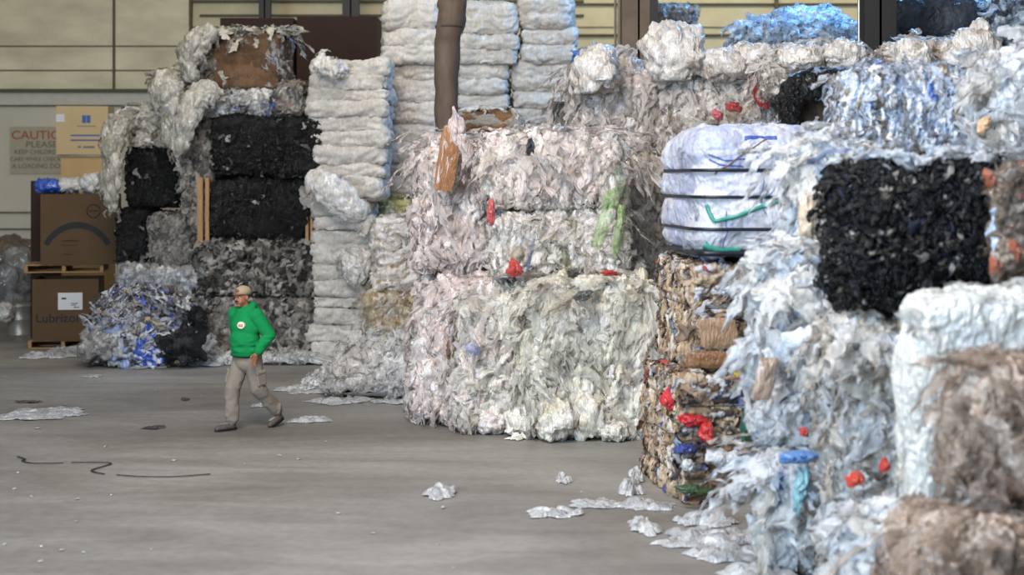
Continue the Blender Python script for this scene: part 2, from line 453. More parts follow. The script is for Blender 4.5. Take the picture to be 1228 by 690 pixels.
FREE = 0.12
DEPTHS = {26: 0.66, 27: 0.36, 28: 0.91, 29: 0.91, 31: 0.56, 32: 0.96, 46: 0.66, 57: 0.46, 58: 0.66, 62: 1.06, 63: 0.46, 64: 0.91, 65: 0.66, 66: 1.06, 67: 0.86}
BLOG = []
_seed = [100]
def bale(name, box, Y, depth, label, pal, mats='film', rz=0.0, cat='bale', group=None, flaps=None, q=1.7, zb=None, **kw):
    """box: left, top, right, bottom edges of the front face in the photo at distance Y"""
    _seed[0] += 13
    depth = DEPTHS.get((_seed[0]-100)//13, depth)
    s = F/Y
    x0, y0, x1, y1 = box
    w = (x1-x0)/s
    z1 = CAMZ-(y0-HORIZON)/s
    z0 = max(0.0, CAMZ-(y1-HORIZON)/s) if zb is None else zb
    h = z1-z0
    fk = {k: kw.pop(k) for k in ('fl', 'fw', 'down', 'lift', 'pal2', 'topflaps', 'part') if k in kw}
    B = Bale(w, depth, h, _seed[0], pal=pal, **kw)
    cx = ((x0+x1)/2-614)/s
    # the front face centre is at (cx, Y); the block rotates about it
    off = Vector((0, depth/2, 0)); off.rotate(Matrix.Rotation(rz, 3, 'Z'))
    root = empty(name, (cx+off.x, Y+off.y, z0), rz)
    tag(root, label, cat, group)
    if q >= 3 and z0 < 1.2: root.location.z = z0 = 0.0; h = z1; B.h = h
    if flaps is None: flaps = int(260*w*h+60)
    B.make(name, mats, q/s, root, flaps, **fk)
    B.root = root
    BLOG.append(((_seed[0]-100)//13, cx-w/2, cx+w/2, Y, Y+depth, z0, z0+h, label))
    return B

def strap(B, z, mat, name='strap', hw=0.012, off=0.004, tilt=0.0, n=220):
    a, b = B.w/2, B.d/2
    t = np.linspace(0, 4, n, endpoint=False)
    P = np.zeros((n, 3))
    for i, tt in enumerate(t):
        k = int(tt); u = tt-k
        P[i, :2] = [(-a+2*a*u, -b), (a, -b+2*b*u), (a-2*a*u, b), (-a, b-2*b*u)][k]
    P[:, 2] = z+tilt*P[:, 0]
    S, nr = B.surf(P, False)
    S[:, 2] = P[:, 2]
    for _ in range(4): S[:, :2] = (np.roll(S, 1, 0)[:, :2]+2*S[:, :2]+np.roll(S, -1, 0)[:, :2])/4
    o = nr*off
    V = np.concatenate([S+o+[0, 0, -hw], S+o+[0, 0, hw], S-o+[0, 0, hw], S-o+[0, 0, -hw]])
    V[:, 2] += B.h/2
    i = np.arange(n); j = (i+1) % n
    Fc = np.concatenate([np.stack([i+k*n, j+k*n, j+((k+1) % 4)*n, i+((k+1) % 4)*n], 1) for k in range(4)])
    return mesh_obj(name, V, Fc, mat, B.root, True)

def surf_ribbon(B, name, pts, hw, mat, off=0.012):
    """a band that lies on the front face; pts are (x, z above the bale's foot)"""
    p = curve_pts([(x, -B.d/2, z-B.h/2) for x, z in pts], 60)
    S, nr = B.surf(p, False)
    T = np.gradient(S, axis=0); A = np.cross(T, nr); A /= np.linalg.norm(A, axis=1)[:, None]+1e-9
    for _ in range(2): S[1:-1] = (S[:-2]+S[1:-1]*2+S[2:])/4
    o = nr*off; n = len(S)
    V = np.concatenate([S+o-A*hw, S+o+A*hw, S-o*.3+A*hw, S-o*.3-A*hw]); V[:, 2] += B.h/2
    i = np.arange(n-1)
    Fc = np.concatenate([np.stack([i+k*n, i+1+k*n, i+1+((k+1) % 4)*n, i+((k+1) % 4)*n], 1) for k in range(4)])
    return mesh_obj(name, V, Fc, mat, B.root, True)

def ribbon(name, pts, hw, mat, parent=None, up=(0, 0, 1), th=0.003):
    mb = MB(); mb.tube(pts, hw, 8, flat=th/hw, up=up)
    return mb.build(name, mat, parent, True)

def curve_pts(pts, n=24):
    pts = np.array(pts, float); m = len(pts); out = []
    for i in range(m-1):
        p0 = pts[max(i-1, 0)]; p1 = pts[i]; p2 = pts[i+1]; p3 = pts[min(i+2, m-1)]
        for t in np.linspace(0, 1, n//(m-1)+2, endpoint=False):
            out.append(0.5*((2*p1)+(-p0+p2)*t+(2*p0-5*p1+4*p2-p3)*t*t+(-p0+3*p1-3*p2+p3)*t**3))
    out.append(pts[-1]); return np.array(out)

def text(s, size, loc, mat, parent, name='lettering', rz=0.0, align='CENTER', sx=1.0, roll=0.0):
    c = bpy.data.curves.new(name, 'FONT'); c.body = s; c.size = size; c.align_x = align; c.align_y = 'CENTER'; c.extrude = 0.0015; c.offset = size*0.012
    tmp = bpy.data.objects.new(name, c); COL.objects.link(tmp); c.materials.append(mat)
    bpy.context.view_layer.update()
    me = bpy.data.meshes.new_from_object(tmp.evaluated_get(bpy.context.evaluated_depsgraph_get()))
    bpy.data.objects.remove(tmp, do_unlink=True); bpy.data.curves.remove(c)
    o = bpy.data.objects.new(name, me); COL.objects.link(o)
    o.parent = parent; o.location = loc; o.rotation_euler = (math.radians(90), roll, rz); o.scale = (sx, 1, 1)
    return o

# ------------------------------------------------------------------ setting
def concrete_floor():
    m, nt, b = nodemat('worn_concrete'); L = nt.links.new
    tc = N(nt, 'ShaderNodeTexCoord')
    mp = N(nt, 'ShaderNodeMapping'); mp.inputs['Scale'].default_value = (0.22, 0.4, 1); mp.inputs['Rotation'].default_value = (0, 0, 0.35)
    n1 = N(nt, 'ShaderNodeTexNoise'); n1.inputs['Scale'].default_value = 1.0; n1.inputs['Detail'].default_value = 6; n1.inputs['Distortion'].default_value = 0.6
    mp2 = N(nt, 'ShaderNodeMapping'); mp2.inputs['Scale'].default_value = (0.45, 1.5, 1); mp2.inputs['Rotation'].default_value = (0, 0, 0.95)
    n2 = N(nt, 'ShaderNodeTexNoise'); n2.inputs['Scale'].default_value = 0.8; n2.inputs['Detail'].default_value = 7; n2.inputs['Distortion'].default_value = 1.6
    n3 = N(nt, 'ShaderNodeTexNoise'); n3.inputs['Scale'].default_value = 9; n3.inputs['Detail'].default_value = 6
    for a, n_ in ((mp, n1), (mp2, n2)):
        L(tc.outputs['Object'], a.inputs['Vector']); L(a.outputs[0], n_.inputs['Vector'])
    L(tc.outputs['Object'], n3.inputs['Vector'])
    cr = N(nt, 'ShaderNodeValToRGB'); e = cr.color_ramp.elements
    e[0].position = 0.3; e[0].color = (*s2l((110, 104, 96)), 1); e[1].position = 0.7; e[1].color = (*s2l((158, 154, 148)), 1)
    L(n1.outputs['Fac'], cr.inputs[0])
    c2 = N(nt, 'ShaderNodeValToRGB'); e = c2.color_ramp.elements
    e[0].position = 0.35; e[0].color = (0.8, 0.8, 0.8, 1); e[1].position = 0.75; e[1].color = (1.22, 1.24, 1.27, 1)
    L(n2.outputs['Fac'], c2.inputs[0])
    c3 = N(nt, 'ShaderNodeValToRGB'); e = c3.color_ramp.elements
    e[0].position = 0.3; e[0].color = (0.88, 0.88, 0.88, 1); e[1].position = 0.7; e[1].color = (1.08, 1.08, 1.08, 1)
    L(n3.outputs['Fac'], c3.inputs[0])
    m1 = N(nt, 'ShaderNodeMix', data_type='RGBA', blend_type='MULTIPLY'); m1.inputs['Factor'].default_value = 0.8
    m2 = N(nt, 'ShaderNodeMix', data_type='RGBA', blend_type='MULTIPLY'); m2.inputs['Factor'].default_value = 1
    L(cr.outputs[0], m1.inputs['A']); L(c2.outputs[0], m1.inputs['B'])
    L(m1.outputs['Result'], m2.inputs['A']); L(c3.outputs[0], m2.inputs['B'])
    L(m2.outputs['Result'], b.inputs['Base Color'])
    rr = N(nt, 'ShaderNodeMapRange'); rr.inputs['To Min'].default_value = 0.38; rr.inputs['To Max'].default_value = 0.62
    L(n2.outputs['Fac'], rr.inputs[0]); L(rr.outputs[0], b.inputs['Roughness'])
    b.inputs['Specular IOR Level'].default_value = 0.4
    bm = N(nt, 'ShaderNodeBump'); bm.inputs['Strength'].default_value = 0.06; L(n3.outputs['Fac'], bm.inputs['Height']); L(bm.outputs[0], b.inputs['Normal'])
    return m

WY = 36.0
sw = F/WY
def wz(py): return CAMZ-(py-HORIZON)/sw
def wx(px): return (px-614)/sw

tag(MB().box(-14, 14, -6, WY+0.3, -0.2, 0).build('floor', concrete_floor()), kind='structure')
wall_low = plain('painted_block_wall', (196, 190, 170), 0.8, 0.2, 0.08, 0.7, 0.05)
wall_up = plain('stained_yellow_panel', (206, 196, 164), 0.75, 0.25, 0.28, 1.0, 0.1, stretch=(0.6, 1, 1.4))
siding = plain('pale_siding', (188, 178, 146), 0.7, 0.3, 0.1, 2, 0.05)
dark_line = plain('dark_joint', (92, 86, 70), 0.8, 0.2, 0.1)
white_trim = plain('dull_white_trim', (190, 184, 168), 0.6, 0.3, 0.08)
tag(MB().box(-14, 14, WY, WY+0.3, 0, wz(108)).build('wall_back', wall_low), kind='structure')
mb = MB(); mb.box(-14, wx(228), WY-0.12, WY+0.3, wz(108), 10)
tag(mb.build('wall_upper', wall_up), kind='structure')
mb = MB()
zz = wz(108); k = 0
while zz < 10:       # lapped boards
    z2 = min(zz+0.72, 10)
    mb.obox((0.5*(wx(228)+14), WY+0.08, (zz+z2)/2), ((14-wx(228))/2, 0, 0), (0, 0.05, 0.0), (0, 0.03, (z2-zz)/2))
    zz = z2
mb.box(wx(228), 14, WY+0.15, WY+0.3, wz(108), 10)
tag(mb.build('wall_siding', siding), kind='structure')
mb = MB()
for py, hgt in ((56, 0.03), (85, 0.03)):
    mb.box(-14, wx(214), WY-0.135, WY-0.115, wz(py)-hgt/2, wz(py)+hgt/2)
mb.box(-14, wx(200), WY-0.16, WY-0.1, wz(111), wz(107))
mb.box(wx(137), wx(140), WY-0.15, WY-0.11, wz(108), 10)
mb.box(wx(228), wx(231), WY-0.14, WY+0.02, wz(108), 10)
tag(mb.build('trim_1', dark_line), kind='structure')
mb = MB(); mb.box(-14, wx(200), WY-0.06, WY, wz(126), wz(111))
tag(mb.build('trim_2', white_trim), kind='structure')
mb = MB()
mb.box(-14, wx(200), WY-0.075, WY, wz(127.4), wz(126))
for py in (254, 274): mb.box(-14, -9.6, WY-0.06, WY, wz(py+1.5), wz(py))
tag(mb.build('trim_3', dark_line), kind='structure')
mb = MB()
mb.box(wx(240), wx(700), WY-0.06, WY+0.05, wz(20), wz(17.5))
mb.box(wx(231), wx(700), WY-0.06, WY+0.05, wz(3), wz(0))
mb.box(wx(690), 14, WY-0.05, WY+0.05, wz(6), wz(4))
mb.box(wx(690), 14, WY-0.05, WY+0.05, wz(43), wz(41))
mb.box(wx(929), wx(933), WY-0.06, WY+0.05, 4, 10)
tag(mb.build('trim_4', dark_line), kind='structure')
wside = plain('side_wall_paint', (150, 146, 134), 0.8, 0.2, 0.1, 0.8)
tag(MB().box(-14.3, -14, -6, WY+0.3, 0, 10).build('wall_left', wside), kind='structure')
tag(MB().box(14, 14.3, -6, WY+0.3, 0, 10).build('wall_right', wside), kind='structure')

steel = plain('dark_painted_steel', (44, 40, 37), 0.55, 0.4, 0.25, 3)
steel_b = plain('brown_dusty_steel', (108, 92, 78), 0.7, 0.3, 0.25, 3)
def ibeam(name, x, y, w, d, mat, label, mat2=None):
    r = empty(name, (x, y, 0)); tag(r, label, 'column')
    mb = MB(); mb.box(-w/2, w/2, -d/2, -d/2+0.03, 0, 9.8); mb.box(-w/2, w/2, d/2-0.03, d/2, 0, 9.8); mb.box(-0.015, 0.015, -d/2, d/2, 0, 9.8)
    mb.build('beam_section', mat, r)
    MB().box(-w/2-0.12, w/2+0.12, -d/2-0.12, d/2+0.12, 0, 0.025).build('base_plate', mat, r)
    return r
x, y, _ = W(1052, 0, 21.5)
c = ibeam('steel_column', x, y, 37*21.5/F, 0.4, steel, 'wide dark steel column rising between the two blue-lit heaps')
mb = MB(); mb.tube([(-0.27, -0.1, 0), (-0.27, -0.1, 9.8)], 0.02, 8); mb.build('conduit', plain('galvanised', (150, 146, 138), .4, .5, .1, metallic=.7), c)
x, y, _ = W(765, 0, 25)
c = ibeam('steel_column', x, y, 40*25/F, 0.35, steel_b, 'brown steel column with a black edge behind the crumpled film bales')
mb = MB(); mb.box(0.17, 0.30, -0.21, 0.2, 0, 9.8); mb.build('black_guard', steel, c)
mb = MB(); mb.tube([(-0.30, -0.1, 0), (-0.30, -0.1, 9.8)], 0.03, 8); mb.tube([(-0.36, -0.05, 0), (-0.36, -0.05, 9.8)], 0.02, 8); mb.build('conduit', plain('old_conduit', (120, 108, 92), .5, .4, .1), c)
x, y, _ = W(318, 0, 34.5); ibeam('steel_column', x, y, 14*34.5/F, 0.2, steel, 'narrow dark post above the shaggy cardboard bale')
x, y, _ = W(421, 0, 34.5); ibeam('steel_column', x, y, 20*34.5/F, 0.2, steel, 'dark post above the dark brown cartons, beside the white sack stacks')

# old sheet-metal duct hanging from the roof
def hanging_pipe():
    Y = 22.0; s = F/Y
    cps = [(543, -120, 17), (543, 0, 17), (541, 22, 17), (536, 48, 15.5), (535, 100, 14.5), (535.5, 158, 13)]
    pts = []; rad = []
    for i in range(len(cps)-1):
        for t in np.linspace(0, 1, 9, endpoint=(i == len(cps)-2)):
            a, b = cps[i], cps[i+1]
            p = [a[k]+(b[k]-a[k])*t for k in range(3)]
            w = W(p[0], p[1], Y); pts.append(w); rad.append(p[2]/s)
    pts = np.array(pts); rad = np.array(rad)
    root = empty('hanging_duct', (pts[-1][0], Y, pts[-1][2])); tag(root, 'rusty brown bent duct hanging open-ended in front of the white sack stacks', 'duct')
    mb = MB(); mb.tube(pts-pts[-1], rad, 20, caps=False, up=(0, 1, 0)); mb.tube((pts-pts[-1])[::-1], rad[::-1]*0.93, 20, caps=False, up=(0, 1, 0))
    v = np.concatenate(mb.v); nz = vnoise((v*9).astype(np.float32), 3)[:, None]*0.02
    mb.v = [v+nz*np.array([1, 1, 0])]
    mb.build('duct_pipe', plain('rusty_duct', (96, 80, 66), 0.65, 0.35, 0.35, 4, 0.3, stretch=(2, 2, .5)), root, True)
    mb = MB(); 
    k = 22
    mb.tube([pts[k]-pts[-1], pts[k]-pts[-1]+np.array([0, 0, 0.03])], rad[k]*1.04, 20, up=(0, 1, 0)); mb.build('seam_band', plain('seam', (70, 58, 48), .6, .3), root, True)
hanging_pipe()

# warning sign on the wall
def sign():
    z1, z0 = wz(152), wz(208.5); x0, x1 = wx(12.5), wx(86)
    r = empty('warning_sign', ((x0+x1)/2, WY-0.02, z0)); tag(r, 'beige caution sign with red heading on the back wall', 'sign')
    w = x1-x0; h = z1-z0
    MB().box(-w/2, w/2, -0.015, 0.015, 0, h).build('board', plain('sign_board', (168, 160, 136), .6, .3, .06), r)
    red = plain('sign_red', (160, 84, 66), .6, .3, .1); dk = plain('sign_dark', (112, 106, 92), .6, .3, .1)
    text('CAUTION', 0.27, (0.02, -0.018, h-0.2), red, r, 'heading', sx=1.12)
    text('PLEASE', 0.2, (0.02, -0.018, h-0.41), dk, r, 'lettering', sx=1.15)
    text('KEEP CHILDREN IN', 0.145, (0.02, -0.018, h-0.58), dk, r)
    text('CARS WHILE CHECKING', 0.13, (0, -0.018, h-0.74), dk, r, sx=.95)
    text('A LOADING DOCK', 0.15, (0, -0.018, h-0.9), dk, r)
sign()
# ------------------------------------------------------------------ rear left: black and grey film bales
R = math.radians
bale('film_bale', (250, 356, 376, 436), 26.0, 1.3, 'grey crumpled film bale on the floor behind the walking man, bottom of its stack', GREY, 'shiny', rz=R(2),
     puff=(.16, .16, .2), fold=(.06, .06, .08), pa=.05, fa=.025, flaps=260, fl=(.06, .2), fw=(.03, .07), cat='bale', group='rear wall bales')
bale('film_bale', (229, 288, 377, 357), 26.02, 1.3, 'dark grey glinting film bale directly under the two black bales', GREY+[((40, 38, 36), 5)], 'shiny', rz=R(1),
     puff=(.15, .15, .18), fold=(.06, .06, .08), pa=.05, fa=.025, flaps=240, fl=(.06, .2), fw=(.03, .07), group='rear wall bales')
bale('film_bale', (251, 213, 370, 289), 26.05, 1.3, 'black plastic bale with a timber upright at its left edge', BLACK, 'shiny', rz=R(1),
     puff=(.13, .13, .1), fold=(.05, .05, .04), pa=.04, fa=.022, flaps=300, fl=(.04, .13), fw=(.02, .05), pal2=BLACKGLINT, group='rear wall bales')
bale('film_bale', (253, 139, 386, 214), 26.0, 1.3, 'wider black plastic bale, upper of the two beside the first white sack stack', BLACK, 'shiny', rz=R(-2),
     puff=(.13, .13, .1), fold=(.05, .05, .04), pa=.04, fa=.022, flaps=320, fl=(.04, .13), fw=(.02, .05), pal2=BLACKGLINT, group='rear wall bales')
bale('film_bale', (214, 136, 256, 290), 26.2, 1.2, 'narrow silvery grey film column between the black bales', GREY+[((170, 160, 146), 3)], 'shiny',
     puff=(.12, .12, .3), fold=(.05, .05, .14), pa=.05, fa=.03, flaps=160, fl=(.08, .25), fw=(.03, .07), group='rear wall bales')
bale('film_bale', (150, 174, 217, 250), 26.5, 1.2, 'black plastic bale under the white film drape, upper of the left pair', BLACK, 'shiny',
     puff=(.13, .13, .12), fold=(.05, .05, .05), pa=.04, fa=.022, flaps=160, fl=(.04, .13), fw=(.02, .05), pal2=BLACKGLINT, group='rear wall bales')
bale('film_bale', (137, 249, 182, 322), 26.45, 1.2, 'narrow black plastic bale beside the stacked carton, lower of the left pair', BLACK, 'shiny',
     puff=(.13, .13, .12), fold=(.05, .05, .05), pa=.04, fa=.022, flaps=110, fl=(.04, .13), fw=(.02, .05), pal2=BLACKGLINT, group='rear wall bales')
bale('film_bale', (177, 255, 231, 324), 26.2, 1.2, 'small silver grey film bale right of the narrow black one', [(c, w) for c, w in GREY[:3]]+[((150, 146, 140), 4)], 'shiny',
     puff=(.12, .12, .2), fold=(.05, .05, .1), pa=.05, fa=.03, flaps=130, fl=(.06, .2), fw=(.03, .06), group='rear wall bales')
bale('film_bale', (140, 320, 250, 440), 26.1, 1.3, 'mottled white and grey film bale behind the loose trash heap', TRASH[:3]+[((150, 150, 146), 4), ((120, 116, 108), 2)], 'film',
     puff=(.15, .15, .2), fold=(.06, .06, .1), pa=.06, fa=.03, flaps=260, fl=(.08, .25), fw=(.03, .08), group='rear wall bales')
bale('film_bale', (158, 128, 222, 178), 26.4, 1.1, 'ragged off-white film bale with brown board on top of the left black bale', GREENISH+[((120, 88, 58), 2.5)], 'film',
     puff=(.2, .2, .2), fold=(.08, .08, .1), pa=.08, fa=.04, flaps=220, fl=(.1, .35), fw=(.04, .1), lift=.1, group='rear wall bales')
bale('film_bale', (188, 84, 248, 130), 26.4, 1.0, 'small bundle of dull white film leaning left of the shaggy cardboard bale', DULL, 'film',
     puff=(.2, .2, .3), fold=(.08, .08, .14), pa=.09, fa=.04, flaps=160, fl=(.15, .45), fw=(.05, .12), lift=.12, down=.9, group='rear wall bales')
B = bale('cardboard_bale', (244, 38, 334, 106), 26.2, 1.2, 'brown cardboard bale capped with torn film, topmost above the black bales', [((104, 78, 56), 5), ((90, 66, 46), 3)], 'paper', rz=R(-3),
     puff=(.7, .7, .4), fold=(.5, .5, .3), pa=.03, fa=.012, tiny=.004, r=.08, flaps=150, fl=(.1, .4), fw=(.04, .1), pal2=DULL, topflaps=9, lift=.12)
# torn film cap on the cardboard bale
def film_patch(B, n, sel, pal, fl, fw, lift=.08, down=.9, name='film_drape', mat=None):
    """extra loose sheets on a chosen part of a bale's surface"""
    global make_flaps
    v, f, c = make_flaps(B, n*6, fl, fw, down, lift, pal, 1.0)
    K = 112; keep = []
    for i in range(n*6):
        p = v[i*K:(i+1)*K].mean(0)
        if sel(p/np.array([B.w/2, B.d/2, B.h])): keep.append(i)
        if len(keep) >= n: break
    keep = np.array(keep)
    if not len(keep): return
    vv = v.reshape(-1, K, 3)[keep].reshape(-1, 3); cc = c.reshape(-1, K, 3)[keep].reshape(-1, 3)
    idx = np.arange(K).reshape(16, 7)
    ff = np.stack([idx[:-1, :-1], idx[1:, :-1], idx[1:, 1:], idx[:-1, 1:]], -1).reshape(-1, 4)
    Fc = (ff[None]+(np.arange(len(keep))*K)[:, None, None]).reshape(-1, 4)
    o = mesh_obj(name, vv, Fc, mat or FILM_FLAP(), B.root, True, cc)
    o['kind'] = 'stuff'; return o
film_patch(B, 120, lambda p: p[2] > .8, DULL, (.1, .3), (.04, .09), name='film_cap')
film_patch(B, 60, lambda p: p[0] < -.75, DULL, (.2, .5), (.05, .12), name='film_drape')
film_patch(B, 40, lambda p: p[0] > .75, [((180, 176, 166), 4), ((70, 110, 190), 1)], (.2, .5), (.04, .08), name='film_drape')
bale('film_bale', (322, 96, 367, 141), 26.2, 1.0, 'small brownish grey film bale on the right end of the upper black bale', GREY+[((130, 112, 96), 4)], 'film',
     puff=(.1, .1, .25), fold=(.05, .05, .14), pa=.05, fa=.03, flaps=80, fl=(.08, .22), fw=(.03, .06), group='rear wall bales')
bale('film_bale', (214, 105, 324, 141), 26.1, 1.1, 'flattened heap of white, blue and black sheets between the cardboard bale and the black bales',
     [((206, 206, 204), 5), ((40, 40, 44), 2), ((60, 100, 180), .8), ((150, 146, 140), 2)], 'film',
     puff=(.2, .2, .2), fold=(.08, .08, .1), pa=.06, fa=.03, flaps=150, fl=(.1, .3), fw=(.04, .08), group='rear wall bales')

def drape(name, label, path, Y, width, thick, pal, n, seed, mat=None, cat='film', fl=(.25, .6), fw=(.05, .14), cell=.03, group=None, puff=(.16, .16, .32), pa=.06):
    """a hanging bulky swag of film that follows a path of image points"""
    s = F/Y
    pts = curve_pts([W(px, py, Y+dy) for px, py, dy in path], 40)
    root = empty(name, tuple(pts[-1])); tag(root, label, cat, group)
    base = pts[-1]; p = pts-base
    rng = np.random.default_rng(seed)
    m = len(p); wd = np.interp(np.linspace(0, 1, m), np.linspace(0, 1, len(width)), width)/s/2
    nu = 64; nl = max(m, int(np.linalg.norm(np.diff(p, axis=0), axis=1).sum()/cell))
    t = np.linspace(0, m-1, nl); pi = np.stack([np.interp(t, np.arange(m), p[:, k]) for k in range(3)], 1); wi = np.interp(t, np.arange(m), wd)
    T = np.gradient(pi, axis=0); T /= np.linalg.norm(T, axis=1)[:, None]
    A = np.cross(T, (0, 1, 0)); A /= np.linalg.norm(A, axis=1)[:, None]; Bn = np.cross(A, T)
    th = np.arange(nu)/nu*2*math.pi
    nrm = np.cos(th)[None, :, None]*A[:, None]+np.sin(th)[None, :, None]*Bn[:, None]*thick
    end = np.minimum(1, np.minimum(np.linspace(0, 1, nl), 1-np.linspace(0, 1, nl))*8+.15)
    V = pi[:, None]+nrm*(wi*end)[:, None, None]
    v = V.reshape(-1, 3); q = v.astype(np.float32)+seed
    wv = np.stack([fbm(q*3.1+11*k, seed+k, 3) for k in range(3)], 1)
    q2 = (q+wv*.1)/np.array(puff)
    F1, F2, ID = voronoi(q2, seed); G1, G2, ID2 = voronoi(q2*2.1, seed+1)
    h = pa*((1-np.exp(-(F2-F1)*5))-.5)+pa*.5*(1-np.exp(-(G2-G1)*5))
    nn = nrm.reshape(-1, 3); nn = nn/(np.linalg.norm(nn, axis=1)[:, None]+1e-9)
    v = v+nn*h[:, None]+wv*.04
    if base[2] < .5: v[:, 2] = np.maximum(v[:, 2], -base[2]+.005)
    i = np.arange(nl-1)[:, None]*nu; k = np.arange(nu)[None]; k2 = (k+1) % nu
    Fc = np.stack([i+k, i+k2, i+nu+k2, i+nu+k], -1).reshape(-1, 4)
    col = np.where((_u(ID2) < .5)[:, None], palette_pick(ID, pal), palette_pick(ID2, pal))
    mesh_obj('film_swag', v, Fc, mat or FILM_BODY(), root, True, col)
    # loose ends
    K = nl*nu; vs = []; fs = []; cs = []; cnt = 0
    for _ in range(n):
        a = rng.integers(0, nl); bth = rng.integers(0, nu)
        o = v[a*nu+bth]; nr = nn[a*nu+bth]
        L = rng.uniform(*fl); wdt = rng.uniform(*fw); sd = np.cross(nr, (0, 0, -1.0)); sd /= np.linalg.norm(sd)+1e-6
        ss = np.linspace(0, 1, 8); ww = np.linspace(-1, 1, 5)
        ph = rng.uniform(0, 6.28, 4)
        X = (o+np.array([0, 0, -1.0])*(ss*L)[:, None, None]+nr*(0.02+.05*np.sin(ss*2.9)*rng.uniform(.2, 1))[:, None, None]
             +sd*((ww[None]*rng.uniform(.75, 1.25, (8, 5))*wdt*(.8+.2*np.sin(ph[0]+4*ss))[:, None]+(.4*wdt*np.sin(ph[1]+3*ss))[:, None])[..., None])
             +nr*(wdt*.3*(np.abs(((ph[2]+1.4*ww[None]+.8*ss[:, None]) % 1)-.5)*4-1))[..., None])
        X = X+rng.normal(size=X.shape)*.01
        idx = np.arange(40).reshape(8, 5)
        fs.append(np.stack([idx[:-1, :-1], idx[1:, :-1], idx[1:, 1:], idx[:-1, 1:]], -1).reshape(-1, 4)+cnt); cnt += 40
        vs.append(X.reshape(-1, 3)); cs.append(np.repeat(palette_pick(rng.integers(0, 2**32-1, 1, dtype=np.uint64).astype(np.uint32), pal), 40, 0))
    if n:
        vv = np.concatenate(vs)
        vv[:, 2] = np.maximum(vv[:, 2], -base[2]+.005)
        o = mesh_obj('loose_film', vv, np.concatenate(fs), FILM_FLAP(), root, True, np.concatenate(cs)); o['kind'] = 'stuff'
    return root

drape('film_drape', 'ragged strip of dull white film hanging down the left side of the black bales', [(150, 140, 0), (137, 165, -.2), (133, 200, -.3), (134, 255, -.3)], 26.2, (30, 30, 22, 14), .6, DULL, 22, 41, fl=(.08, .22), fw=(.03, .07))
drape('film_drape', 'thick white film swag slanting from the cardboard bale towards the left black bale', [(262, 104, -.3), (238, 118, -.5), (222, 150, -.6), (214, 188, -.5)], 26.2, (22, 30, 26, 12), .6, DULL[:1]+DULL[2:3], 10, 42, fl=(.08, .2), fw=(.04, .08))
drape('film_drape', 'loose grey-white film bundle standing left of the slanting white swag', [(205, 84, -.2), (200, 110, -.4), (206, 140, -.4), (204, 178, -.4)], 26.2, (28, 40, 30, 20), .6, DULL, 14, 43, fl=(.08, .22), fw=(.04, .08))
drape('film_drape', 'dull white film hanging off the left corner of the shaggy cardboard bale', [(262, 36, -.2), (238, 50, -.3), (226, 72, -.3), (232, 100, -.3)], 26.2, (16, 26, 24, 14), .6, DULL, 24, 44, fl=(.08, .22), fw=(.03, .07))

# timber uprights
wood = plain('raw_timber', (158, 122, 82), 0.7, 0.3, 0.2, 5, 0.1, stretch=(3, 3, .6))
def post(px, y0, y1, Y, wpx, label, dx=0.0):
    s = F/Y; x, _, z = W(px, y1, Y); h = (y1-y0)/s
    r = empty('timber_upright', (x, Y, z)); tag(r, label, 'timber')
    mb = MB(); w = wpx/s/2
    mb.obox((-w*.55, 0, h/2), (w*.42, 0, 0), (0, .04, 0), (dx, 0, h/2)); mb.build('board', wood, r)
    mb = MB(); mb.obox((w*.55, .02, h/2), (w*.3, 0, 0), (0, .04, 0), (-dx, 0, h/2)); mb.build('board', wood, r)
post(244.5, 213, 291, 26.05, 15, 'pale timber upright standing left of the lower black bale')
post(371, 222, 291, 26.1, 9, 'narrow timber upright at the right edge of the lower black bale')

# ------------------------------------------------------------------ cartons and pallet on the left
card = plain('cardboard', (86, 66, 44), 0.75, 0.25, 0.1, 2.5, 0.06)
card_d = plain('dark_cardboard', (52, 34, 25), 0.75, 0.25, 0.15, 2.5, 0.06)
card_l = plain('light_cardboard', (186, 152, 104), 0.7, 0.3, 0.08, 2.5, 0.05)
ink = plain('black_ink', (26, 24, 24), 0.6, 0.3, 0.05)
ink_b = plain('blue_ink', (60, 92, 150), 0.6, 0.3, 0.05)
paper_w = plain('label_paper', (206, 204, 200), 0.6, 0.3, 0.04)
def carton(name, px0, px1, py0, py1, Y, d, mat, label, rz=0.0, open_top=False, t=0.025, zb=None, group=None):
    s = F/Y; w = (px1-px0)/s; z0 = CAMZ-(py1-HORIZON)/s if zb is None else zb; h = CAMZ-(py0-HORIZON)/s-z0
    x = ((px0+px1)/2-614)/s
    off = Vector((0, d/2, 0)); off.rotate(Matrix.Rotation(rz, 3, 'Z'))
    r = empty(name, (x+off.x, Y+off.y, max(z0, 0)), rz); tag(r, label, 'box', group)
    mb = MB()
    mb.box(-w/2, w/2, -d/2, -d/2+t, 0, h); mb.box(-w/2, w/2, d/2-t, d/2, 0, h)
    mb.box(-w/2, -w/2+t, -d/2+t, d/2-t, 0, h); mb.box(w/2-t, w/2, -d/2+t, d/2-t, 0, h); mb.box(-w/2+t, w/2-t, -d/2+t, d/2-t, 0, t)
    mb.build('carton_wall', mat, r)
    if not open_top:
        f = MB(); f.box(-w/2, w/2, -d/2, -0.004, h, h+0.012); f.build('flap', mat, r)
        f = MB(); f.box(-w/2, w/2, 0.004, d/2, h, h+0.012); f.build('flap', mat, r)
    return r, w, d, h
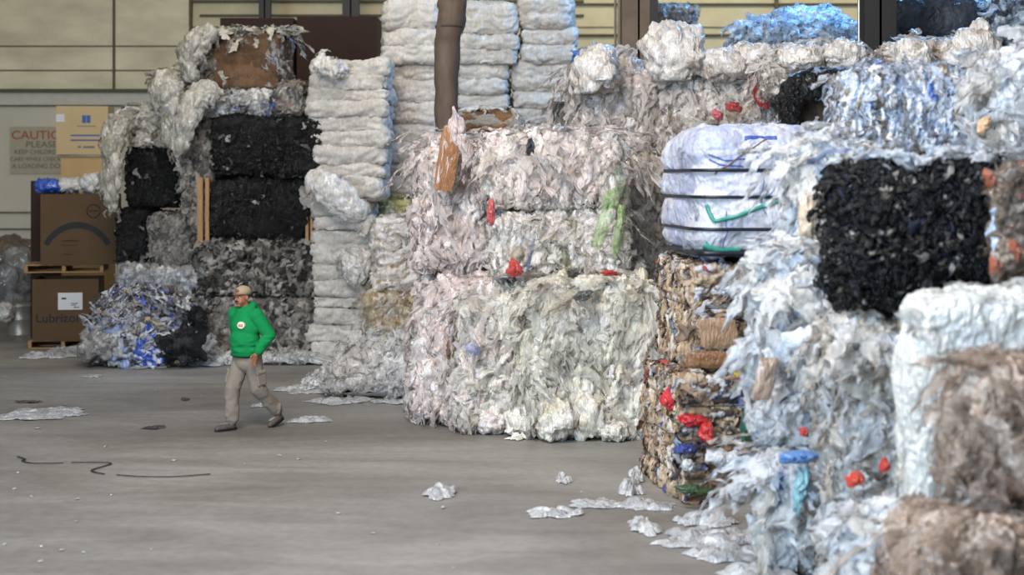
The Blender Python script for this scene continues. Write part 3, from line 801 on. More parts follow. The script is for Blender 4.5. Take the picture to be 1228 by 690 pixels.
def pallet(x, y, z, w, d, label, rz=0.0):
    r = empty('wooden_pallet', (x, y, z), rz); tag(r, label, 'pallet')
    mb = MB()
    n = 7
    for i in range(n):
        yy = -d/2+(i+.5)*d/n; mb.box(-w/2, w/2, yy-d/n*.4, yy+d/n*.4, .125, .145)
    mb.build('top_deck', wood, r)
    mb = MB()
    for i in (0, 3, 6):
        yy = -d/2+(i+.5)*d/n; mb.box(-w/2, w/2, yy-d/n*.4, yy+d/n*.4, 0, .02)
    mb.build('bottom_deck', wood, r)
    for xx in (-w/2+.03, 0, w/2-.03):
        MB().box(xx-.03, xx+.03, -d/2, d/2, .021, .124).build('stringer', wood, r)
def print_bars(parent, y, rects, mat):
    mb = MB()
    for x0, x1, z0, z1 in rects: mb.box(x0, x1, y-.001, y+.002, z0, z1)
    return mb.build('faded_print', mat, parent)
r, w, d, h = carton('bulk_carton', 40, 117, 335, 415, 28.0, 1.05, card, 'big brown bulk carton on the floor with white label and bold lettering', R(9), True, zb=0.15)
text('Lubrizol', .215, (-w*.02-.12, -d/2-.004, h*.36), ink, r, 'lettering', sx=1.05)
MB().box(-w/2+.44, -w/2+.86, -d/2-.006, -d/2-.001, h*.5, h*.5+.42-.12).build('white_label', paper_w, r)
print_bars(r, -d/2-.009, [(-w/2+.50, -w/2+.58, h*.5+.185, h*.5+.215), (-w/2+.66, -w/2+.78, h*.5+.105, h*.5+.117), (-w/2+.66, -w/2+.75, h*.5+.075, h*.5+.087), (-w/2+.71, -w/2+.80, h*.5+.035, h*.5+.05)], ink)
MB().box(w/2+.001, w/2+.006, -d/2+.1, -d/2+.4, h*.6, h*.6+.17).build('small_label', paper_w, r)
mb = MB()
for k in range(11): mb.box(w/2+.002, w/2+.008, -d/2+.13+k*.024, -d/2+.13+k*.024+(.006 if k % 3 else .014), h*.63, h*.75)
mb.build('barcode', ink, r)
MB().box(w/2-.17, w/2-.09, -d/2-.005, -d/2-.001, h*.12, h*.45).build('edge_print', ink, r)
px, py, _ = W(80, 0, 28.6)
pallet(px, py, 0, 1.2, 1.1, 'wooden pallet on the floor carrying the lettered bulk carton', R(9))
pallet(W(82, 0, 28.6)[0], 28.55, 1.345, 1.36, 1.1, 'wooden pallet sandwiched between the two large bulk cartons', R(9))
r, w, d, h = carton('bulk_carton', 50, 138, 233, 318, 27.95, 1.05, card, 'brown bulk carton with ring logo and dark arc, filled with plastic bags', R(9), True, zb=1.495)
mb = MB(); th = np.linspace(0, 2*math.pi, 30)
mb.tube([(w*.2+.115*math.cos(t), -d/2-.003, h*.76+.115*math.sin(t)) for t in th], .008, 6, caps=False, up=(0, 1, 0)); mb.build('ring_logo', ink, r)
MB().box(w*.2-.08, w*.2+.08, -d/2-.005, -d/2-.001, h*.76-.012, h*.76+.012).build('logo_bar', ink, r)
mb = MB(); ang = np.linspace(R(152), R(28), 17); v = []; 
for a in ang:
    for q in (.62, .74-.02*abs(math.cos(a))):
        for yy in (-d/2-.005, -d/2-.001): v.append((-.02+q*math.cos(a)*.9, yy, h*.04+q*math.sin(a)*.95))
f = []
for i in range(16):
    a = i*4; b = a+4
    f += [(a, b, b+2, a+2), (a+1, a+3, b+3, b+1), (a, a+1, b+1, b), (a+2, b+2, b+3, a+3)]
mb.add(v, f); mb.build('arc_print', ink, r)
print_bars(r, -d/2-.004, [(-.28, .02, h*.33, h*.345), (-.28, 0, h*.27, h*.28), (-.28, -.1, h*.14, h*.15)], plain('faded_print', (58, 44, 32), .7, .2, .1))
up_root = r
c_root, w2, d2, h2 = carton('bulk_carton', 37, 60, 217, 330, 29.2, .9, card_d, 'dark brown carton half hidden behind the ring logo carton', R(3), True, zb=0.0)
# bags inside the upper carton
def bag(name, px, py, Y, rx, ry, rz_, pal, label, seed, mat=None, cat='bag', cell=28, group=None, fold=.5, flat=True, zmin=None):
    s = F/Y; c = np.array(W(px, py, Y))
    if zmin is not None: c[2] = max(c[2], zmin+rz_)
    r = empty(name, tuple(c-[0, 0, rz_])); tag(r, label, cat, group)
    nu = cell*2; nv = cell
    th = np.linspace(0.02, math.pi-.02, nv+1); ph = np.arange(nu)/nu*2*math.pi
    n = np.array([(math.sin(t)*math.cos(p), math.sin(t)*math.sin(p), math.cos(t)) for t in th for p in ph])
    e = np.sign(n)*np.abs(n)**.8
    v = e*np.array([rx, ry, rz_]); q = (v+seed*3.1).astype(np.float32); m = min(rx, ry, rz_)
    wv = np.stack([fbm(q*2/m*.5+11*k, seed+k, 3) for k in range(3)], 1)
    F1, F2, ID = voronoi((q+wv*m*.5)/(m*1.1), seed); G1, G2, ID2 = voronoi((q+wv*m*.3)/(m*.5), seed+3)
    fold = min(fold, .34) if mat is None else fold
    v = v+n*(m*fold*((1-np.exp(-(F2-F1)*2.2))-.5)+m*fold*.4*((1-np.exp(-(G2-G1)*3))-.4)+m*.09*(1-2*np.abs(vnoise((q+wv*m*.5)/(m*np.array([.13, .13, .6])), seed+8)))+m*.2*wv[:, 1])[:, None]+wv*m*.3
    v[:, 2] = np.maximum(v[:, 2], -rz_)+rz_
    i = np.arange(nv)[:, None]*nu; k = np.arange(nu)[None]; k2 = (k+1) % nu
    Fc = np.stack([i+k, i+nu+k, i+nu+k2, i+k2], -1).reshape(-1, 4)
    mesh_obj('crumpled_sheet', v, Fc, mat or FILM_BODY(), r, True, palette_pick(ID2, pal))
    return r
BLUEF = [((38, 78, 176), 4), ((60, 104, 200), 2)]
bag('plastic_bag', 58, 223, 28.3, .22, .2, .13, BLUEF, 'bright blue plastic bag poking out of the ring logo carton', 3)
bag('plastic_bag', 84, 223, 28.5, .26, .25, .14, WHITE, 'white plastic bag heaped in the middle of the ring logo carton', 4)
bag('plastic_bag', 108, 221, 28.5, .22, .25, .18, WHITE, 'white plastic bag rising at the right of the ring logo carton', 5)
bag('plastic_bag', 125, 232, 28.1, .07, .1, .05, BLUEF, 'small blue plastic twist on the right rim of the ring logo carton', 6)
# tall light cartons behind
zprev = 0.0
def lightcarton(px0, px1, py0, py1, Y, label, rz, mat=card_l, zb=None, group=None): return carton('carton', px0, px1, py0, py1, Y, .75, mat, label, rz, False, .012, zb, group)
lightcarton(72, 127, 300, 390, 31.0, 'plain tan carton on the floor hidden behind the bulk cartons, lowest of its stack', 0, zb=0.0, group='carton stack behind the bulk cartons')
s31 = F/31.0
zb = CAMZ-(300-HORIZON)/s31+.013
lightcarton(72, 127, 212, 300, 31.0, 'plain tan carton hidden behind the ring logo carton', 0, zb=zb, group='carton stack behind the bulk cartons')
zb = CAMZ-(212-HORIZON)/s31+.013
r, w, d, h = lightcarton(73, 127, 189, 212, 31.0, 'low tan carton under the pale upright carton', 0, zb=zb)
z_b = zb+h+.013
r = empty('cover_board', (W(100, 0, 31)[0], 31.38, z_b)); tag(r, 'thin greyish board lying under the pale upright carton', 'board')
MB().box(-.5, .5, -.42, .38, 0, .04).build('panel', plain('weathered_board', (150, 142, 128), .8, .2, .15), r)
r, w, d, h = lightcarton(68, 129, 128, 187, 30.95, 'pale tan carton with blue stripes in front of the caution sign, topmost of its stack', R(5), plain('pale_cardboard', (190, 164, 120), .7, .3, .06, 2), zb=z_b+.045)
mb = MB()
for k, zc in enumerate((.40, .30)): mb.box(-.22, .36, -d/2-.005, -d/2-.001, h*zc-.014, h*zc+.014)
mb.build('blue_stripes', ink_b, r)
mb = MB(); mb.box(.0, .075, -d/2-.005, -d/2-.001, h*.66, h*.82); mb.box(.085, .16, -d/2-.005, -d/2-.001, h*.66, h*.82); mb.build('logo_print', ink_b, r)
print_bars(r, -d/2-.004, [(-.10, .26, h*.585, h*.6), (-.08, -.02, h*.14, h*.18), (.02, .24, h*.135, h*.175)], plain('faded_blue_print', (104, 112, 124), .7, .2, .1))
MB().box(-w/2+.0, -w/2+.16, -d/2-.006, -d/2-.001, h*.68, h*.84).build('white_label', paper_w, r)
# dark brown cartons high at the back
def darkstack(px0, px1, pyt, Y, l0, nm):
    s = F/Y; top = CAMZ-(pyt-HORIZON)/s; n = 5; hh = (top-.015*n)/n
    for i in range(n):
        z = i*(hh+.014)
        seen = i >= 3
        r, w, d, h = carton('bulk_carton', px0, px1, 0, 10, Y, 1.2, card_d, l0[min(n-1-i, len(l0)-1)], 0, False, .02, zb=z, group=nm)
        r.children[0].scale.z = 1
        sc = hh/h
        for ch in r.children: ch.scale.z = sc
        
darkstack(264, 352, 21, 31.3, ['dark red-brown carton behind the shaggy cardboard bale, top of its stack', 'dark red-brown carton hidden behind the rear bales, left stack'], 'dark cartons high at the back')
darkstack(356, 452, 19, 31.0, ['dark red-brown carton above the first white sack stack, top of its stack', 'dark red-brown carton behind the first white sack stack'], 'dark cartons high at the back')

# junk at the far left
bag('plastic_sheet_heap', 5, 345, 31.5, .55, .5, .5, [((120, 120, 118), 3), ((96, 96, 96), 2), ((150, 148, 144), 2)], 'grey plastic sheet heap at the left edge behind the bucket', 11, cat='plastic sheet', zmin=.25)
bag('plastic_sheet_heap', 24, 330, 31.8, .35, .4, .35, [((160, 158, 152), 3), ((130, 126, 120), 2)], 'pale grey crumpled sheet beside the dark half-hidden carton', 12, cat='plastic sheet', zmin=.9)
bag('plastic_sheet_heap', 18, 320, 32.4, .6, .5, .6, [((120, 104, 86), 3), ((96, 84, 70), 2)], 'brownish crumpled sheet heap touching the back wall at left', 14, cat='plastic sheet', zmin=0)
bag('plastic_bag', 4, 376, 30.0, .17, .2, .16, WHITE, 'white plastic bag on the floor at the left edge of the bucket', 13, zmin=0)
x, y, _ = W(24, 0, 30.4); r = empty('metal_drum', (x, y, 0)); tag(r, 'short silvery metal drum on the floor left of the lettered carton', 'drum')
mb = MB(); prof = [(0, .24), (.03, .25), (.06, .235), (.3, .235), (.32, .245), (.34, .235), (.55, .235), (.57, .25), (.6, .24)]
mb.tube([(0, 0, z) for z, _ in prof], [q for _, q in prof], 28, up=(0, 1, 0)); mb.build('drum_shell', plain('galvanised_steel', (150, 146, 136), .4, .5, .12, 4, metallic=.5), r, True)
mb = MB(); mb.tube([(0, 0, .6), (0, 0, .615)], [.2, .2], 28, up=(0, 1, 0)); mb.build('lid', plain('galvanised_steel', (150, 146, 136)), r)

# loose trash heap in front of the mottled bale
rng = random.Random(5)
heap = [(120, 415, 27, 'pale'), (135, 400, 26, 'white'), (150, 425, 24, 'white'), (168, 405, 26, 'mixed'), (160, 380, 25, 'mixed'), (185, 395, 24, 'white'), (182, 432, 20, 'blue'),
        (205, 395, 30, 'black'), (218, 415, 32, 'black'), (226, 385, 26, 'black'), (165, 433, 16, 'white'), (142, 372, 24, 'mixed'), (188, 372, 24, 'white'), (240, 415, 20, 'pale'), (196, 418, 18, 'mixed'), (150, 398, 22, 'mixed'), (215, 368, 20, 'mixed'), (176, 420, 18, 'blue')]
pals = {'pale': [((160, 158, 152), 3), ((130, 126, 120), 2)], 'white': [((180, 180, 178), 3), ((140, 160, 200), 1), ((60, 60, 66), 1)], 'mixed': TRASH, 'blue': BLUEF+[((220, 224, 232), 2)], 'black': [((20, 20, 22), 6), ((60, 60, 62), 1)]}
HL = ['pale translucent bag at the left foot of the trash heap', 'white and blue bag low on the left of the trash heap', 'white wrinkled bag at the lower middle of the trash heap', 'mottled bag in the core of the trash heap', 'mottled bag near the top middle of the trash heap', 'white bag right of the mottled core of the trash heap', 'bright blue bag at the front right foot of the trash heap', 'glossy black bin bag upper left of the three on the trash heap', 'glossy black bin bag lowest on the right of the trash heap', 'glossy black bin bag highest on the right of the trash heap', 'small white bag at the front foot of the trash heap', 'mottled bag at the upper left of the trash heap', 'white bag on top of the trash heap beside the mottled bale', 'pale translucent bag at the right end behind the black bin bags', 'mottled small bag below the black bin bags', 'mottled bag left of the core of the trash heap', 'mottled bag at the crest above the black bin bags', 'bright blue bag in the lower middle of the trash heap']
for k, (px, py, rr, kd) in enumerate(heap):
    Y = 25.35-((430-py)*.004)*0-(.15 if py > 410 else 0)+(.35 if py < 400 else 0)
    sc = F/Y
    rx = rr/sc
    s2 = max(.12, rx*.7)
    bag('trash_bag', px, py, Y, rx, rx*.7, s2, pals[kd], HL[k], 60+k, mat=SHINY_BODY() if kd == 'black' else FILM_BODY(), cell=30, group='bags of the loose trash heap', zmin=0, fold=.6)
# shreds over the heap
class _H: pass
def shreds(name, label, px, py, Y, rx, ry, rz_, pal, n, seed, fl=(.08, .3), fw=(.02, .06), mat=None, cat='film', zb=0.0):
    c = W(px, py, Y); B = Bale(rx*2, ry*2, rz_*1.6, seed, pal=pal, r=min(rx, ry, rz_)*.75, pa=.05, fa=.02, sag=.5)
    B.root = empty(name, (c[0], Y, zb)); tag(B.root, label, cat)
    B.make(name, 'film', .03, B.root, 0, part='packed_core')
    v, f, cc = make_flaps(B, n, fl, fw, .4, .06, pal, 1.2)
    o = mesh_obj('loose_film', v, f, mat or FILM_FLAP(), B.root, True, cc); o['kind'] = 'stuff'
    return B
shreds('shredded_film_heap', 'low heap of white, blue and grey shreds at the foot of the mottled bale', 168, 430, 25.55, .62, .35, .75, TRASH, 900, 91, mat=PAPER_FLAP())
shreds('shredded_film_heap', 'thin spill of clear film along the foot of the grey bales', 290, 434, 25.7, 1.2, .18, .12, [((200, 198, 194), 3), ((180, 178, 172), 2)], 120, 92)

# ------------------------------------------------------------------ white folded sack stacks
def sack_mesh(seed, w, d, h, cell=.022, pa=.05, pal=WHITE):
    P, Fc = cube_grid(w/2, d/2, h/2, cell)
    B = Bale(w, d, h, seed, puff=(.8, .8, .16), pa=pa*.7, fold=(.5, .5, .05), fa=.014, bulge=.05, warp=1.0, r=h*.34, pal=pal, tiny=.004)
    V, n, col = B.surf(P); V[:, 2] += h/2
    return V, Fc, col
def sack_stack(specs, Y, d, nm, seed, group, where, pal=SACK, cell=.026):
    """specs: bottom-to-top list of (px0, px1, py_bottom, py_top)"""
    rg = random.Random(seed); n = len(specs)
    for i, (a, b, yb, yt) in enumerate(specs):
        s = F/Y; w = (b-a)/s; z0 = max(0, CAMZ-(yb-HORIZON)/s); h = CAMZ-(yt-HORIZON)/s-z0
        r = empty('folded_bulk_sack', (((a+b)/2-614)/s, Y+d/2, z0), rg.uniform(-.03, .03))
        pos = 'topmost' if i == n-1 else ('lowest' if i == 0 else '%s from bottom' % ('second third fourth fifth sixth seventh eighth ninth tenth eleventh twelfth thirteenth fourteenth fifteenth sixteenth seventeenth eighteenth nineteenth'.split()[i-1]))
        tag(r, 'white sack, %s of %s' % (pos, where), 'sack', group)
        V, Fc, col = sack_mesh(seed*50+i, w, d, h*1.24, cell, pal=pal)
        mesh_obj('folded_cloth', V, Fc, WOVEN_BODY(), r, True, col)
rg = random.Random(2)
def layers(x0, x1, ys, jit=3):
    return [(x0+rg.uniform(-jit, jit), x1+rg.uniform(-jit, jit), ys[i], ys[i+1]) for i in range(len(ys)-1)]
ys1 = [433, 414, 393, 373, 358, 338, 318, 296, 280, 262, 243]
ys1b = [243, 212, 198, 180, 163, 142, 122, 110, 92, 72]
sp = layers(367, 452, [433, 414, 393], 3)+layers(372, 447, [393, 373, 358, 338, 318, 296, 280, 262, 243], 3)
sack_stack(sp, 26.0, 1.15, '', 11, 'first white sack stack', 'the lower half of the stack beside the grey bales')
sp = layers(373, 462, [242, 214, 199, 178], 3)+layers(369, 465, [178, 160, 141, 124, 108, 92, 74], 2)
sack_stack(sp, 26.0, 1.15, '', 12, 'first white sack stack, upper block', 'the upper half of the stack beside the black bales')
ysb = [238, 212, 196, 176, 152, 124, 100, 79]
sack_stack(layers(456, 530, ysb, 2), 27.4, 1.15, '', 13, 'second white sack stack', 'the stack left of the hanging duct', pal=SACK)
sack_stack(layers(457, 530, [78, 56, 40, 3], 1.5), 27.3, 1.15, '', 14, 'second white sack stack, top block', 'the top block left of the hanging duct')
sack_stack(layers(548, 611, [176, 150, 132, 114, 96, 79], 1.5), 28.0, 1.15, '', 15, 'third white sack stack', 'the stack right of the hanging duct')
sack_stack(layers(548, 621, [78, 60, 46, 8], 1.5), 27.9, 1.15, '', 16, 'third white sack stack, top block', 'the top block right of the hanging duct')
sack_stack(layers(613, 690, [176, 150, 132, 112, 79], 1.5), 28.1, 1.15, '', 17, 'fourth white sack stack', 'the stack left of the brown column')
sack_stack(layers(622, 692, [78, 56, 38, -2], 1.5), 28.0, 1.15, '', 18, 'fourth white sack stack, top block', 'the top block left of the brown column')
for x0, x1, yt, Y, l in ((548, 611, 177, 28.0, 'white film bale under the third white sack stack, hidden by the clear bales'), (614, 690, 177, 28.1, 'white film bale under the fourth white sack stack, hidden by the clear bales')):
    bale('film_bale', (x0, yt, x1, 420), Y, 1.1, l, WHITE, 'film', q=3, flaps=20)
# film flounces on the first stack
drape('film_drape', 'white film tuft standing up on top of the first white sack stack', [(388, 62, -.1), (385, 74, -.3), (400, 84, -.4), (418, 82, -.2)], 26.1, (4, 16, 20, 12), .5, WHITE, 10, 46, fl=(.05, .12), fw=(.04, .08))
drape('film_drape', 'torn white sack cloth flaring left halfway up the first white sack stack', [(368, 222, -.2), (385, 222, -.4), (410, 240, -.45), (436, 262, -.4)], 26.1, (16, 36, 40, 20), .45, WHITE, 12, 47, fl=(.08, .25), fw=(.08, .16))
drape('film_drape', 'white film tongue hanging low down the first white sack stack', [(432, 296, -.3), (428, 320, -.4), (424, 345, -.35)], 26.1, (40, 34, 10), .3, WHITE, 8, 48, fl=(.08, .25), fw=(.08, .16))

# bales below the second stack
bale('film_bale', (452, 238, 520, 300), 27.2, 1.1, 'dull yellow film bale under the second white sack stack', YELLOW, 'film', puff=(.3, .3, .12), fold=(.2, .2, .06), pa=.05, flaps=50, fl=(.1, .3))
bale('film_bale', (448, 300, 520, 440), 27.2, 1.1, 'brownish film bale mostly hidden under the yellow bale', TAN, 'paper', puff=(.3, .3, .1), fold=(.2, .2, .06), flaps=10)
bale('film_bale', (443, 262, 505, 350), 25.6, 1.2, 'shiny clear and tan film bale leaning right of the first white sack stack', CLEAR+[((170, 146, 110), 3)], 'film', puff=(.35, .35, .12), fold=(.2, .2, .06), pa=.06, flaps=110, fl=(.1, .35), fw=(.06, .14))
bale('film_bale', (434, 350, 508, 447), 25.5, 1.2, 'tan and clear film bale on the floor under the shiny clear bale', [((190, 172, 140), 4), ((206, 198, 184), 4), ((170, 146, 106), 2)], 'film', puff=(.3, .3, .3), fold=(.14, .14, .14), pa=.05, flaps=120, fl=(.1, .35), fw=(.06, .14))
def tatter(px, py, Y, w, h, rgb, label, seed, name='film_scrap', cat='plastic scrap', rz=0.0, curl=.03):
    if 'board' in label: name, cat = 'cardboard_piece', 'board'
    if 'net' in label: name = 'net_strip'
    soft = 17.9 < Y < 21 and rgb[1]-rgb[0] > 20
    """a crumpled piece of sheet lying against a bale's face"""
    s = F/Y; c = W(px, py, Y); w /= s; h /= s; rg = np.random.default_rng(seed)
    nr, na = 9, 36; a = np.arange(na)/na*2*math.pi; rr = np.linspace(0, 1, nr+1)[1:]
    edge = 1+.16*np.sin(2*a+rg.uniform(0, 6))+.09*np.sin(3*a+rg.uniform(0, 6))+.06*np.sin(7*a+rg.uniform(0, 6))+rg.normal(size=na)*.04
    if cat == 'board': edge = .92/np.maximum(np.abs(np.cos(a)), np.abs(np.sin(a)))+rg.normal(size=na)*.015
    lean = rg.uniform(-.25, .25)
    X = rr[:, None]*np.cos(a)*edge*w/2; Z = rr[:, None]*np.sin(a)*edge*h/2; X = X+Z*lean
    v = np.concatenate([[[0, 0, 0]], np.stack([X, np.zeros_like(X), Z], -1).reshape(-1, 3)])
    q = (v+seed*1.3).astype(np.float32); m = max(.04, min(w, h))*.5
    wv = np.stack([fbm(q/m*1.3+9*k, seed+k, 2) for k in range(3)], 1)
    F1, F2, ID = voronoi((q+wv*m*.3)/m/np.array([1, 1, 1.6]), seed)
    fall = np.concatenate([[1], np.repeat(1-rr**3, na)])
    v[:, 1] = -min(.05, m*.8)*fall*(.3+(1-np.exp(-(F2-F1)*4)))+.012*wv[:, 1]+.05*(1-fall)
    if cat == 'board': v[:, 1] *= .3; wv = wv*.15
    v[:, [0, 2]] += wv[:, [0, 2]]*m*.25
    k = np.arange(na); k2 = (k+1) % na; f = []
    for i in range(nr-1): f.append(np.stack([1+i*na+k, 1+i*na+k2, 1+(i+1)*na+k2, 1+(i+1)*na+k], -1))
    tri = np.stack([np.zeros(na, int), 1+k2, 1+k], -1)
    o = mesh_obj(name, v, [np.concatenate(f), tri], FILM_FLAP() if soft else FILM_BODY(), None, True, np.tile(np.array(s2l(rgb)), (len(v), 1)), c, rz)
    return tag(o, label, cat)
tatter(457, 432, 25.33, 12, 28, (214, 176, 40), 'yellow plastic tag on the tan bale beside the white film mound', 5)

# brown roll and dark panel above the centre bales
bale('cardboard_bale', (530, 128, 632, 250), 23.5, 1.2, 'crushed brown board and grey film bale behind the pipe mouth', [((136, 98, 62), 5), ((160, 152, 140), 3), ((112, 80, 50), 3)], 'paper', puff=(.6, .6, .25), fold=(.3, .3, .12), pa=.08, r=.4, flaps=30, pal2=CLEAR, zb=2.0)
bale('film_bale', (532, 250, 630, 450), 23.5, 1.1, 'film bale hidden behind the pinkish bales, under the crushed brown board', CLEAR, 'film', q=3, flaps=0)
r = empty('dark_bin', (W(680, 0, 23)[0], 23.3, 3.0)); tag(r, 'dark green-black bin standing behind the centre film bales', 'bin')
s = F/23.0
mb = MB(); mb.box(-.22, .36, -.25, .25, 0, 1.09)
mb.build('bin_shell', plain('dark_green_plastic', (30, 36, 32), .5, .4, .1), r)
mb = MB(); mb.box(-.25, .39, -.28, .28, 1.09, 1.13); mb.build('rim', plain('dark_green_plastic', (30, 36, 32)), r)
bale('film_bale', (650, 216, 730, 480), 23.0, 1.1, 'film bale hidden behind the centre bales, under the dark bin', CLEAR, 'film', q=3, flaps=0)

# ------------------------------------------------------------------ centre: big clear film bales
fluff = dict(puff=(.27, .27, .8), fold=(.05, .05, .3), pa=.13, fa=.035, warp=1.3, r=.3)
bale('film_bale', (504, 330, 610, 520), 19.3, 1.5, 'pinkish clear film bale bulging over the floor left of centre, lower', PINKISH, 'film', rz=R(4), sag=.22, flaps=240, fl=(.2, .6), fw=(.04, .11), lift=.08, down=1.0, **fluff)
bale('film_bale', (503, 168, 600, 330), 19.45, 1.5, 'tall pinkish film bale with ragged left edge beneath the pipe', PINKISH, 'film', rz=R(4), flaps=380, fl=(.2, .6), fw=(.03, .09), lift=.12, down=1.0, **fluff)
bale('film_bale', (548, 335, 640, 524), 18.6, 1.5, 'creamy film bale bulging at floor level in the middle of the picture', PINKISH+GREENISH, 'film', sag=.25, flaps=240, fl=(.2, .7), fw=(.04, .12), lift=.07, down=1.0, **fluff)
bale('film_bale', (634, 331, 796, 528), 18.2, 1.6, 'largest greenish white film bale swelling onto the floor at centre', GREENISH, 'film', sag=.10, flaps=300, fl=(.2, .7), fw=(.04, .12), lift=.07, down=1.0, puff=(.3, .3, .8), fold=(.055, .055, .32), pa=.14, fa=.035, warp=1.0, r=.4)
bale('film_bale', (588, 250, 752, 333), 18.5, 1.5, 'clear film bale with blue strip, on the largest greenish bale', CLEAR+[((150, 146, 120), 1)], 'film', flaps=200, fl=(.15, .4), fw=(.03, .08), lift=.05, down=1.0, puff=(.18, .18, .5), fold=(.045, .045, .22), pa=.10, fa=.03, r=.2)
bale('film_bale', (578, 160, 750, 252), 18.5, 1.5, 'clear film bale topmost in the centre stack, right of the pipe', CLEAR+PINKISH[:2], 'film', flaps=240, fl=(.2, .6), fw=(.03, .1), lift=.06, down=1.0, puff=(.22, .22, .6), fold=(.05, .05, .25), pa=.12, fa=.03, r=.2)
tall = dict(puff=(.3, .3, .8), fold=(.06, .06, .3), pa=.15, fa=.035, warp=1.4, r=.35, down=1.0)
bale('film_bale', (694, 72, 810, 195), 20.8, 1.5, 'tall billowing film bale directly in front of the brown column', CLEAR+PINKISH[:1], 'film', flaps=420, fl=(.2, .6), fw=(.03, .1), lift=.15, **tall)
bale('film_bale', (738, 190, 812, 335), 20.0, 1.4, 'hanging film bale with green sheets left of the blue-white wrapped bale', CLEAR, 'film', flaps=340, fl=(.2, .6), fw=(.03, .09), lift=.14, **tall)
bale('film_bale', (738, 336, 850, 500), 20.0, 1.4, 'film bale hidden behind the largest greenish bale and the paper bales', CLEAR, 'film', q=3, flaps=0)
bale('film_bale', (690, 196, 740, 500), 21.0, 1.0, 'film bale hidden behind the centre stack below the tall billowing bale', CLEAR, 'film', q=3, flaps=0)
bale('film_bale', (800, 70, 948, 200), 20.6, 1.5, 'film bale with a red streak above the blue-white wrapped bale', CLEAR+[((130, 120, 100), 1)], 'film', flaps=420, fl=(.12, .45), fw=(.05, .14), lift=.1, puff=(.16, .16, .36), fold=(.07, .07, .16), pa=.1, fa=.04, r=.3)
bale('film_bale', (852, 200, 948, 480), 20.6, 1.4, 'film bale hidden behind the wrapped bale, under the red-streaked one', CLEAR, 'film', q=3, flaps=0)
for k, (x, y, rx, rz_, l) in enumerate(((808, 66, .38, .34, 'ballooned clear bag rising in front of the brown column'), (716, 85, .28, .3, 'pointed clear bag at the top left of the billowing bale'), (868, 78, .34, .22, 'rounded clear bag on top of the red-streaked bale'), (905, 70, .3, .2, 'wide crumpled clear bag right of the rounded one on the red-streaked bale'))):
    bag('plastic_bag', x, y, 20.5, rx, .35, rz_, CLEAR, l, 120+k, cell=36, fold=.5)
r_ = bale('film_bale', (786, 6, 834, 48), 25.5, 1.0, 'rounded grey film bundle beside the brown column against the siding', GREY[:3]+[((170, 160, 150), 4)], 'film', zb=4.6, flaps=60)
bale('film_bale', (782, 50, 840, 420), 25.5, 1.0, 'film bale under the grey bundle, hidden behind the billowing bale', CLEAR, 'film', q=4, flaps=0, zb=0)
for k, (x, yb, rx, rz_, l) in enumerate(((668, 532, .24, .26, 'puffed greenish bag at the foot of the largest bale, left of its middle'), (706, 530, .2, .3, 'tall puffed bag at the foot of the largest bale, under the white tag'), (760, 528, .22, .2, 'rounded bag at the right foot of the largest bale'), (628, 524, .22, .18, 'crumpled bag at the foot between creamy and largest bale'),
        (590, 522, .2, .15, 'low white bag at the foot of the creamy bale'), (552, 514, .24, .17, 'pinkish bag spilling at the left foot of the creamy bale'), (530, 500, .2, .2, 'pinkish bag at the left corner of the lower pinkish bale'), (735, 531, .14, .12, 'small clear bag on the floor before the largest bale'))):
    Yb = floorY(yb)
    bag('plastic_bag', x, yb, Yb+.2, rx*1.1, .3, rz_, GREENISH if x > 600 else PINKISH, l, 160+k, cell=40, fold=.3, zmin=0)
# coloured bits in the centre stack
for k, (px, py, Y, w, h, rgb, l) in enumerate((
    (589, 255, 18.2, 12, 30, (214, 96, 96), 'pink-red strip high on the pinkish bale'),
    (616, 323, 18.1, 20, 22, (206, 70, 62), 'red torn scrap at the join of the centre bales'),
    (731, 328, 18.0, 18, 9, (190, 40, 40), 'small dark red scrap on top of the largest bale'),
    (637, 302, 18.15, 6, 44, (70, 110, 170), 'thin blue strip on the centre bale'),
    (568, 420, 18.35, 20, 14, (60, 110, 200), 'blue scrap low on the creamy bale'),
    (727, 262, 18.1, 22, 66, (150, 190, 110), 'light green sheet hanging at the right of the centre bale'),
    (742, 280, 18.1, 14, 60, (160, 196, 120), 'second pale green sheet hanging beside the first'),
    (746, 220, 18.2, 14, 46, (96, 120, 80), 'dull green sheet between centre stack and billowing bale'),
    (735, 449, 17.85, 10, 18, (232, 228, 220), 'white paper tag on the largest greenish bale'),
    (912, 110, 20.2, 16, 52, (206, 60, 54), 'red sheet streak hanging in the upper film bale'),
    (880, 128, 20.2, 22, 12, (190, 80, 76), 'faded red scrap left of the red streak'),
    (861, 138, 20.15, 12, 16, (220, 110, 120), 'pink scrap above the wrapped bale'),
    (537, 190, 19.0, 26, 86, (160, 112, 72), 'brown board piece stuck in the top of the pinkish bale'),
    (552, 165, 19.0, 26, 60, (214, 196, 190), 'pale pink sheet standing beside the pipe mouth'),
    (636, 176, 18.1, 10, 22, (40, 40, 40), 'black scrap at the top of the centre stack'),
    (688, 330, 18.0, 16, 8, (40, 36, 34), 'black scrap at the join above the largest bale'),
    (540, 425, 18.8, 12, 26, (120, 86, 60), 'brown scrap on the left pinkish bale'),
    (700, 355, 17.85, 26, 12, (90, 96, 92), 'grey-green scrap on the upper part of the largest bale'))):
    tatter(px, py, Y, w, h, rgb, l, 200+k)

